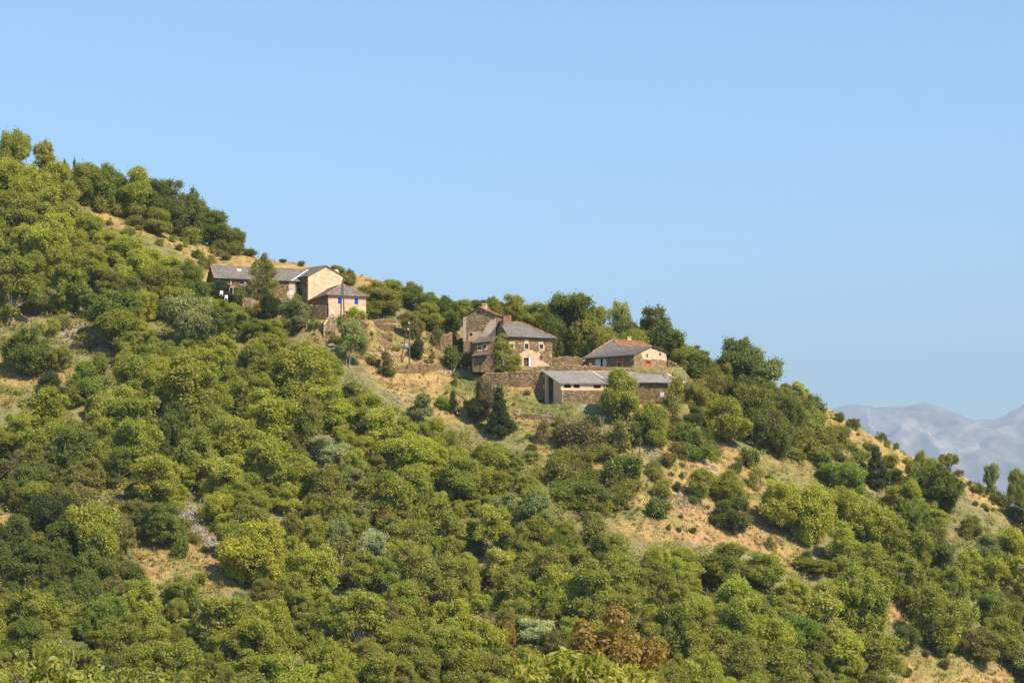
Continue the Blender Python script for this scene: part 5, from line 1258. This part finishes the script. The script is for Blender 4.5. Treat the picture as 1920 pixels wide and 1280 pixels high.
# the wood that covers the rest of the slope
VIS = [  # outlines that crowns must not hide (buildings, walls, open ground)
 [(378, 492), (640, 492), (692, 545), (692, 605), (600, 600), (575, 560), (455, 575), (380, 540)],
 [(862, 570), (1040, 600), (1060, 690), (1100, 735), (1010, 742), (940, 720), (885, 700), (865, 650)],
 [(1010, 690), (1090, 660), (1150, 630), (1260, 650), (1295, 720), (1250, 755), (1140, 775), (1010, 745)],
 [(690, 600), (790, 600), (870, 640), (870, 700), (740, 715), (690, 650)],
] + [OPEN[k] for k in ('strip', 'crest', 'yard', 'meadow', 'spur', 'lower', 'ledge')]
SMALL = [OPEN[k] for k in ('scar', 'left', 'leftb', 'gap', 'patch', 'low', 'trunkgap', 'leftc', 'mid')]
WOODZ = [(-80, 240), (60, 250), (200, 380), (300, 470), (385, 500), (390, 560), (440, 590), (560, 640), (650, 690), (700, 740), (800, 800), (870, 820), (1000, 880), (1060, 960), (1180, 1020), (1300, 1030), (1440, 1060), (1560, 1090), (1640, 1000), (1600, 930), (1700, 930), (1820, 980), (1990, 1010), (1990, 1400), (-80, 1400)]
EXTRA = [[(1290, 720), (1440, 740), (1490, 800), (1540, 880), (1480, 870), (1330, 810), (1290, 770)]]
def blocked(px, pb, w, h):
    pts = [(px, pb), (px, pb - h * .35), (px - w * .4, pb - h * .6), (px + w * .4, pb - h * .6), (px, pb - h * .9), (px - w * .3, pb - h * .85), (px + w * .3, pb - h * .85)]
    for p in VIS:
        if any(inside(a, b_, p) for a, b_ in pts): return True
    for p in SMALL:
        if any(inside(a, b_, p) for a, b_ in pts): return True
    return False
def near_hand(px, pc, w):
    for r, x, y, k, c_, ww, l in placed:
        if x is None: continue
        d = math.hypot(px - x, (pc - y) * 1.15)
        lim = (.445 if k not in ('bush', 'thorn') else .35) * (w + ww) / 2
        if d < lim: return True
    return False
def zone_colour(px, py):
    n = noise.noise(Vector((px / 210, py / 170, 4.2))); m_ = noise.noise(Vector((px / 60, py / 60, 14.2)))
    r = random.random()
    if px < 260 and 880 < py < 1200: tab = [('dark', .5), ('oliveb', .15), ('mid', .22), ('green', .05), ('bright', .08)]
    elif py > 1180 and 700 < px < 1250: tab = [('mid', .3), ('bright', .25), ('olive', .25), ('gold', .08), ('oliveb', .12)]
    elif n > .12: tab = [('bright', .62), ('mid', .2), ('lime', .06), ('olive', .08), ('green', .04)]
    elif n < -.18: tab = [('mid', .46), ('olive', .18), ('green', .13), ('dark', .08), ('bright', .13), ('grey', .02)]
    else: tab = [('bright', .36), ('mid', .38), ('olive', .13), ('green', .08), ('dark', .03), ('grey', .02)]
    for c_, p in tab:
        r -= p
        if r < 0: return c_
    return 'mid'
fill = 0; tries = 0
random.seed(23)
while fill < 490 and tries < 60000:
    tries += 1
    px = random.uniform(-55, 1975); pb = random.uniform(290, 1370)
    w = random.uniform(66, 124) if random.random() < .66 else random.uniform(36, 66)
    if tries > 14000: w *= .74
    h = w * random.uniform(.9, 1.25)
    if not (inside(px, pb, WOODZ) or inside(px, pb, EXTRA[0])): continue
    if pb - h * .9 < np.interp(px, [0, 100, 200, 300, 385, 480], [250, 290, 330, 380, 470, 520]): continue
    if blocked(px, pb, w, h) or near_hand(px, pb - h * .5, w): continue
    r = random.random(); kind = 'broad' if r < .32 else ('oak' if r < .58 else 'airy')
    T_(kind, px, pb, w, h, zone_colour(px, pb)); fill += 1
print('FILL', fill, tries)
# shrubs scattered over the open ground
nb = 0; tries = 0
random.seed(5)
OPEN2 = dict(OPEN); OPEN2['brushA'] = [(990, 855), (1120, 850), (1190, 880), (1185, 960), (1100, 975), (1030, 940), (1000, 900)]; OPEN2['brushB'] = [(1470, 760), (1520, 775), (1600, 850), (1560, 885), (1490, 870), (1470, 820)]; OPEN2['brushC'] = [(1560, 800), (1700, 870), (1700, 905), (1600, 880)]; OPEN2['brushD'] = [(1255, 800), (1320, 815), (1345, 880), (1300, 880), (1262, 850)]
SHZ = [('brushA', 42), ('brushB', 24), ('brushC', 4), ('brushD', 12), ('spur', 70), ('meadow', 55), ('yard', 34), ('lower', 8), ('ledge', 7), ('strip', 14), ('crest', 5), ('left', 4), ('scar', 4), ('low', 8), ('leftb', 4)]
for zn, cnt in SHZ:
    poly = OPEN2[zn]; x0, x1 = min(p[0] for p in poly), max(p[0] for p in poly); y0, y1 = min(p[1] for p in poly), max(p[1] for p in poly)
    k = 0; t_ = 0
    while k < cnt and t_ < 2000:
        t_ += 1
        px, pb = random.uniform(x0, x1), random.uniform(y0, y1)
        if not inside(px, pb, poly): continue
        if zn == 'yard' and (inside(px, pb, VIS[0]) or inside(px, pb, VIS[1]) or inside(px, pb, VIS[2])): continue
        if px < 700 and zn == 'strip' and pb > 490: continue
        w = random.uniform(7, 19) if random.random() < .8 else random.uniform(18, 30)
        if zn.startswith('brush'): w = random.uniform(24, 52)
        elif noise.noise(Vector((px / 50, pb / 40, 3))) < -.15: continue
        T_(random.choice(('bush', 'thorn')), px, pb, w, w * random.uniform(.5, .8), random.choice(('olive', 'olive', 'oliveb', 'mid', 'dark', 'green', 'brown')))
        k += 1; nb += 1

# ---- labels: every plant is placed by what it stands next to ---------------------
LM = [('the highest tree at the left edge', 28, 290), ('the skyline grove', 300, 380), ('the dry grass strip', 220, 430), ('the long farmhouse', 450, 520), ('the thin birches', 490, 530),
      ('the stony bank at the left edge', 15, 585), ('the pale scree scar', 150, 640), ('the dark left-edge tree', 60, 665), ('the small bare gap', 245, 820), ('the leafless tangle', 20, 880), ('the bare patch at the left edge', 5, 980),
      ('the lower-left clearing', 330, 1050), ('the large yellowing tree', 478, 1035), ('the rocky ledge', 620, 1080), ('the silvery mid-slope tree', 618, 840), ('the silver-topped tree', 700, 1035), ('the rust-red young tree', 720, 985),
      ('the rust-red sapling', 619, 792), ('the round grey-green tree', 552, 595), ('the sparse tree under the shuttered house', 655, 640), ('the blue-shuttered house', 650, 570), ('the middle utility pole', 768, 640),
      ('the curved dark wall', 790, 690), ('the roofless ruin', 830, 635), ('the stone house', 985, 660), ('the dark conifer', 938, 770), ('the brown thorn clumps', 1090, 815), ('the lone thin pole', 1199, 860),
      ('the leafy tree by the sheds', 1168, 740), ('the dark clump right of the sheds', 1420, 785), ('the dome-shaped skyline tree', 1385, 675), ('the lone meadow tree', 1373, 960), ('the dark dome shrub', 1230, 950),
      ('the dry meadow corner', 1500, 1050), ('the bright meadow-edge tree', 1465, 945), ('the dark spur pine', 1643, 880), ('the bare spur', 1620, 840), ('the umbrella-shaped tree', 1778, 875), ('the wide dark spur tree', 1748, 915),
      ('the flat-topped tree', 1352, 1060), ('the pale-trunked tree', 1620, 1120), ('the twin-trunked tree', 1752, 1160), ('the lowest grass patch', 1800, 1260), ('the russet foreground tree', 1150, 1200), ('the silvery bottom tree', 1010, 1180),
      ('the golden bush', 880, 1115), ('the narrow silvery sapling', 808, 1050), ('the foreground shoots', 110, 1230), ('the tiny skyline tree', 1500, 730), ('the trunked tree below the clearing', 345, 1110)]
DIRN = ['right of', 'up-right of', 'above', 'up-left of', 'left of', 'down-left of', 'below', 'down-right of']
ORD = ['', 'second ', 'third ', 'fourth ', 'fifth ', 'sixth ', 'seventh ', 'eighth ', 'ninth ', 'tenth ', 'eleventh ', 'twelfth ', 'thirteenth ', 'fourteenth ']
groups = {}
def finish_labels():
    for it in placed:
        r, px, py, kind, colour, w, lab = it
        shrub = kind in ('bush', 'thorn')
        r['category'] = 'shrub' if shrub else 'tree'
        r['group'] = 'shrubs dotted over the open slopes' if shrub else 'trees of the wooded hillside'
        if lab: r['label'] = lab; continue
        x, y, nm = min(((x, y, n_) for n_, x, y in LM), key=lambda q_: math.hypot(px - q_[0], py - q_[1]))
        an = math.degrees(math.atan2(-(py - y), px - x)) % 360; d = math.hypot(px - x, py - y)
        dr_ = DIRN[int((an + 22.5) // 45) % 8]
        size = ('tiny' if w < 14 else 'small' if w < 24 else 'wide') if shrub else ('small' if w < 62 else 'middling' if w < 86 else 'large')
        kn = {'bush': 'shrub', 'thorn': 'twiggy shrub', 'airy': 'loose-crowned tree', 'oak': 'spreading tree', 'birch': 'slender tree', 'pine': 'conifer', 'umbrella': 'umbrella tree'}.get(kind, 'round tree')
        # distance from the landmark is what the ordinal counts
        groups.setdefault((size, WORD[colour], kn, dr_, nm), []).append((d, r))
    for (size, cw, kn, dr_, nm), lst in groups.items():
        lst.sort(key=lambda q_: q_[0])
        for i, (d, r) in enumerate(lst):
            if len(lst) == 1: r['label'] = f'{size} {cw} {kn} {dr_} {nm}'
            else: r['label'] = f'{ORD[i] if i else "nearest "}{size} {cw} {kn} {dr_} {nm}'
finish_labels()

# ---- undergrowth between the trees, and grass on the open ground ------------------
r_ = np.random.default_rng(3)
def scatter(n, test):
    px = r_.uniform(-80, 2000, n); py = r_.uniform(300, 1400, n)
    out = []
    for a, b_ in zip(px, py):
        if not test(a, b_): continue
        d = ray(a, b_); d = d / d.y
        z = d.z * TT[::4]; h = H(d.x * TT[::4], TT[::4]); k = np.argmax(z <= h)
        if z[k] > h[k]: continue
        t = TT[::4][k] + r_.uniform(-1.5, .5); x = d.x * t
        out.append((x, t, float(H(x, t)), a, b_))
    return np.array(out)
und = scatter(9500, lambda a, b_: (inside(a, b_, WOODZ) or inside(a, b_, EXTRA[0])) and not in_open(a, b_) and not inside(a, b_, VIS[0]))
Q, T = [], []
for x, y, z, a, b_ in und:
    n = 62; R = r_.uniform(.9, 2.4); d = unit(r_.normal(size=(n, 3)) + np.array([0, 0, .5]))
    p = np.array([x, y, z + .2]) + d * (R * r_.uniform(.5, 1, (n, 1))) * np.array([1, 1, .8])
    Q.append(leaf_quads(p, unit(d + r_.normal(size=(n, 3)) * .5), .26, r_)); T.append(np.clip(r_.normal(r_.uniform(.3, .6), .15, n), 0, 1))
me = quads_mesh('undergrowth', np.concatenate(Q), np.concatenate(T), M_LEAF)
o = bpy.data.objects.new('undergrowth', me); C.objects.link(o); o.color = (.345, .32, .07, 1); tag(o, 'low scrub filling the wooded hillside between the trees', 'undergrowth', kind='stuff')
def grass(name, cnt, test, col, label, hgt, seed):
    g_ = scatter(cnt, test)
    V, T = [], []
    n = 6
    for x, y, z, a, b_ in g_:
        ang = r_.uniform(0, 6.28, n); dx = r_.normal(0, .28, n); dy = r_.normal(0, .28, n)
        hh = hgt * r_.uniform(.5, 1.3, n); w = .09; t_ = np.clip(r_.normal(r_.uniform(.2, .8), .12), 0, 1)
        bx_, by_ = x + dx, y + dy
        lx, ly = r_.normal(0, .12, n), r_.normal(0, .12, n)
        cx_, sx_ = np.cos(ang) * w, np.sin(ang) * w
        zz = z + np.zeros(n)
        q_ = np.stack([np.stack([bx_ - cx_, by_ - sx_, zz - .1], 1), np.stack([bx_ + cx_, by_ + sx_, zz - .1], 1), np.stack([bx_ + lx + cx_ * .3, by_ + ly + sx_ * .3, zz + hh], 1), np.stack([bx_ + lx - cx_ * .3, by_ + ly - sx_ * .3, zz + hh], 1)], 1)
        V.append(q_); T.append(np.full(n, t_))
    me = quads_mesh(name, np.concatenate(V), np.concatenate(T), M_LEAF)
    o = bpy.data.objects.new(name, me); C.objects.link(o); o.color = (*col, 1); tag(o, label, 'grass', kind='stuff')
opn = lambda a, b_: in_open(a, b_) and not (inside(a, b_, VIS[0]) and b_ > 498) and not (inside(a, b_, VIS[1]) or inside(a, b_, VIS[2]))
grass('dry_grass', 30000, opn, (.44, .32, .14), 'dry straw-coloured grass tussocks on the open slopes', .35, 1)
grass('green_grass', 22000, lambda a, b_: opn(a, b_) and noise.noise(Vector((a / 26, b_ / 18, 7))) > .08, (.20, .20, .055), 'greener grass and weeds in the damp parts of the open slopes', .4, 2)

lo = scatter(13000, lambda a, b_: opn(a, b_) and noise.noise(Vector((a / 30, b_ / 22, 31))) > -.05)
Q, T = [], []
for x, y, z, a, b_ in lo:
    n = 26; R = r_.uniform(.25, .75); d = unit(r_.normal(size=(n, 3)) + np.array([0, 0, .4]))
    Q.append(leaf_quads(np.array([x, y, z + .08]) + d * (R * r_.uniform(.4, 1, (n, 1))) * np.array([1, 1, .7]), unit(d + r_.normal(size=(n, 3)) * .5), .17, r_)); T.append(np.clip(r_.normal(r_.uniform(.05, .7), .1, n), 0, 1))
o = bpy.data.objects.new('low_scrub', quads_mesh('low_scrub', np.concatenate(Q), np.concatenate(T), M_LEAF)); C.objects.link(o); o.color = (.25, .235, .08, 1); tag(o, 'ankle-high heath scrub speckling the dry open slopes', 'scrub', kind='stuff')
# ---- rocks ------------------------------------------------------------------------
def boulder(px, py, s, label):
    b = ground(px, py); r = random.Random(int(px * 7 + py))
    bm_v = []
    n, m_ = 8, 5; mb = MB()
    ring = []
    for i in range(m_ + 1):
        ph = math.pi * i / m_
        for k in range(n):
            a = 2 * math.pi * k / n; rr = s * (1 + .22 * noise.noise(Vector((px, k * 1.3, i * 1.7))))
            ring.append(b + Vector((math.sin(ph) * math.cos(a) * rr * 1.25, math.sin(ph) * math.sin(a) * rr, math.cos(ph) * rr * .75 + s * .25)))
    mb.add(ring, [(i * n + k, i * n + (k + 1) % n, (i + 1) * n + (k + 1) % n, (i + 1) * n + k) for i in range(m_) for k in range(n)], .6 + r.uniform(-.2, .3))
    o = mb.build('boulder', M_ROCK); tag(o, label, 'boulder', 'pale boulders on the slope')
for px, py, s, lab in [(556, 1050, .9, 'largest pale boulder at the top of the rocky ledge'), (585, 1068, .75, 'long pale boulder in the middle of the rocky ledge'), (600, 1078, .5, 'small pale boulder below the ledge middle'), (616, 1092, .45, 'lowest flat pale rock of the ledge'),
                       (415, 925, .9, 'pale rock in a gap above the large yellowing tree'), (405, 982, .6, 'pale rock beside the scree at the clearing'), (326, 855, .5, 'pale rock under the small bare gap'), (622, 652, .6, 'white stone on the slope under the shuttered house'), (761, 654, .8, 'flat white rock at the foot of the middle utility pole'), (1662, 827, .45, 'white rock on the ridge of the bare spur'), (1130, 1000, .35, 'small stone at the meadow edge'), (888, 650, .01, '')]:
    if s > .1: boulder(px, py, s, lab)
mb = MB(); b0 = None
random.seed(9)
for k in range(420):
    f = random.random(); px = 348 + 50 * f + random.gauss(0, 7); py = 955 + 75 * f + random.gauss(0, 6); b = ground(px, py)
    s = random.uniform(.12, .38); a = random.uniform(0, 3.1)
    mb.box(b + Vector((0, 0, s * .3)), Vector((math.cos(a), math.sin(a), random.uniform(-.3, .3))) * s, Vector((-math.sin(a), math.cos(a), random.uniform(-.3, .3))) * s * .7, Vector((random.uniform(-.2, .2), random.uniform(-.2, .2), 1)) * s * .3, random.uniform(.3, .8))
for cx0, cy0, n_, sx_, sy_ in ((150, 640, 160, 26, 12), (1265, 935, 90, 26, 10), (560, 600, 40, 18, 8), (745, 745, 70, 18, 7), (1300, 945, 60, 20, 8), (630, 655, 50, 14, 10), (15, 580, 70, 24, 8), (700, 665, 70, 26, 8), (1225, 850, 60, 16, 14), (1010, 782, 60, 30, 5)):
    for k in range(n_):
        b = ground(cx0 + random.gauss(0, sx_), cy0 + random.gauss(0, sy_)); s = random.uniform(.1, .32); a = random.uniform(0, 3.1)
        mb.box(b + Vector((0, 0, s * .3)), Vector((math.cos(a), math.sin(a), random.uniform(-.3, .3))) * s, Vector((-math.sin(a), math.cos(a), random.uniform(-.3, .3))) * s * .7, Vector((0, 0, 1)) * s * .35, random.uniform(.2, .7))
tag(mb.build('loose_stones', M_ROCK), 'loose grey stones and scree lying on the clearings', 'stones', kind='stuff')

# ---- dead and leafless trees -----------------------------------------------------
def bare_tree(px, py, h_px, label, mat=M_PBARK, seed=1, spread=.5, r0=.09):
    b = ground(px, py); h = h_px * b.y / FPX; r = random.Random(seed)
    t = thing('dead_tree', b, label, 'tree', 'leafless trees on the slope')
    tr, br = MB(), MB()
    def grow(mb, p, d, L, rad, lvl):
        q_ = p + d * L * .5 + Vector((r.gauss(0, .06), r.gauss(0, .06), 0)) * L; e = q_ + (d + Vector((r.gauss(0, .15), r.gauss(0, .15), .05))).normalized() * L * .5
        mb.tube([p, q_, e], [rad, rad * .8, rad * .55], 5, r.uniform(.2, .9))
        if lvl < 4:
            for k in range(3 if lvl else 4):
                nd = (d + Vector((r.gauss(0, spread), r.gauss(0, spread), r.uniform(-.1, .3)))).normalized()
                grow(br, q_.lerp(e, r.random()), nd, L * r.uniform(.5, .75), rad * .5, lvl + 1)
    grow(tr, b - Vector((0, 0, .5)), Vector((0, 0, 1)), h * .5, r0, 0)
    tr.build('trunk', mat, t); br.build('branches', mat, t)
for a in [(735, 1128, 56, 'white leafless tree with forked trunk in the lower wood'), (1130, 812, 34, 'small bare white tree in front of the shed wall'), (22, 905, 60, 'tangle of pale dead branches at the left edge'), (915, 790, 90, 'dead grey tree beside the dark conifer'), (650, 690, 84, 'bare-branched tree below the shuttered house'),
          (440, 925, 44, 'thin dead tree beside the pale rock in the left wood'), (275, 1010, 40, 'bent pale trunk under the dark tree of the clearing'), (1640, 1200, 74, 'tall pale bare trunk under the round lower-right tree'), (722, 698, 34, 'dead grey bush above the curved dark wall'), (210, 1060, 70, 'pale bare trunk left of the lower-left clearing'), (1640, 1250, 60, 'pale forked dead tree near the bottom right')]:
    bare_tree(*a, seed=int(a[0]))

# ---- foreground trees, near enough to show leaves ----------------------------------
def leafy_crown(seed, c, R, hz, n, leaf, elong, nshoot=0, shoot=2.0):
    r = np.random.default_rng(seed); PS, NS = [], []
    sh = []
    npuff = 34
    for k in range(npuff):
        d = unit(r.normal(size=3)); f = r.uniform(.3, .85); pc = np.array(c) + d * np.array([R, R, hz]) * f; pr = R * r.uniform(.18, .32)
        m_ = n // npuff; dd = unit(r.normal(size=(m_, 3)) + np.array([0, 0, .3])); PS.append(pc + dd * pr * r.uniform(.45, 1.05, (m_, 1))); NS.append(unit(dd + r.normal(size=(m_, 3)) * .6 + np.array([0, 0, .4])))
    for k in range(nshoot):
        a = r.uniform(0, 6.28); q_ = r.uniform(.1, .95) * R; b = np.array(c) + np.array([math.cos(a) * q_, math.sin(a) * q_, hz * (1 - (q_ / R) ** 2) ** .5 * .75])
        d = unit(np.array([math.cos(a) * .5 * q_ / R + r.normal() * .2, math.sin(a) * .4, 1.0])); L = shoot * r.uniform(.5, 1.1)
        sh.append((b - d * .5, b + d * L * .5 + r.normal(size=3) * .05, b + d * L)); m_ = 34
        u_ = r.uniform(.1, 1, (m_, 1)); side = unit(np.cross(d, r.normal(size=(m_, 3)))); PS.append(b + d * L * u_ + side * leaf * .6); NS.append(unit(np.cross(side, d) + r.normal(size=(m_, 3)) * .4))
    Pp, Nn = np.concatenate(PS), np.concatenate(NS)
    return leaf_quads(Pp, Nn, leaf, r, elong), np.clip(r.normal(.5, .22, len(Pp)), 0, 1), sh
def fore(name, label, px, ptop, D, Rm, hz, n, leaf, elong, colour, seed, nshoot=0, shoot=1.6):
    top = P(px, ptop, D); gz_ = float(H(top.x, top.y)); c = (0, 0, top.z - hz * .95 - gz_)
    Q, T, sh = leafy_crown(seed, c, Rm, hz, n, leaf, elong, nshoot, shoot)
    t = thing(name, (top.x, top.y, gz_), label, 'tree')
    cr = bpy.data.objects.new('crown', quads_mesh('crown', Q, T, M_LEAF)); C.objects.link(cr); cr.parent = t; cr.color = (*colour, 1)
    mb = MB(); mb.tube([(0, 0, -.8), (.1, 0, c[2] * .4), (0, .1, c[2] * .8), (0, 0, c[2])], [.32, .26, .2, .12], 8, .5)
    r = random.Random(seed)
    for k in range(14):
        a = r.uniform(0, 6.28); e = Vector((math.cos(a) * Rm * .75, math.sin(a) * Rm * .75, c[2] + hz * r.uniform(-.2, .7))); s = Vector((0, 0, c[2] * r.uniform(.6, .95)))
        mb.tube([s, s.lerp(e, .5) + Vector((0, 0, .3)), e], [.12, .07, .03], 6, .6)
    mb.build('trunk', M_BARK, None).parent = t
    if sh:
        for a, b_, e in sh:
            mb = MB(); mb.tube([a, b_, e], [.014, .01, .005], 4, .5); mb.build('shoot', M_PBARK, None).parent = t
fore('loose_crowned_tree', 'nearest bright yellow-green tree crown at the bottom centre', 1085, 1222, 74, 2.9, 2.2, 17000, .13, 2.6, (.42, .40, .08), 3, 40, .5)  # near crown with long ash leaflets
fore('russet_tree', 'russet and gold leaved tree behind the bottom centre crown', 1150, 1118, 150, 4.6, 5.2, 16000, .20, 1.6, (.37, .25, .07), 4)
fore('walnut_tree', 'near tree with large glossy leaves on upright shoots in the bottom left corner', 95, 1232, 52, 1.5, 1.0, 5200, .095, 1.7, (.36, .36, .08), 5, 12, .62)
fore('walnut_tree', 'near leafy tree right of the bottom left corner shoots', 262, 1248, 66, 1.7, 1.1, 6800, .095, 1.7, (.30, .31, .07), 6, 8, .5)
fore('walnut_tree', 'near greenish tree top at the bottom edge, left of centre', 430, 1256, 84, 2.4, 1.4, 9000, .12, 1.7, (.27, .28, .07), 8)
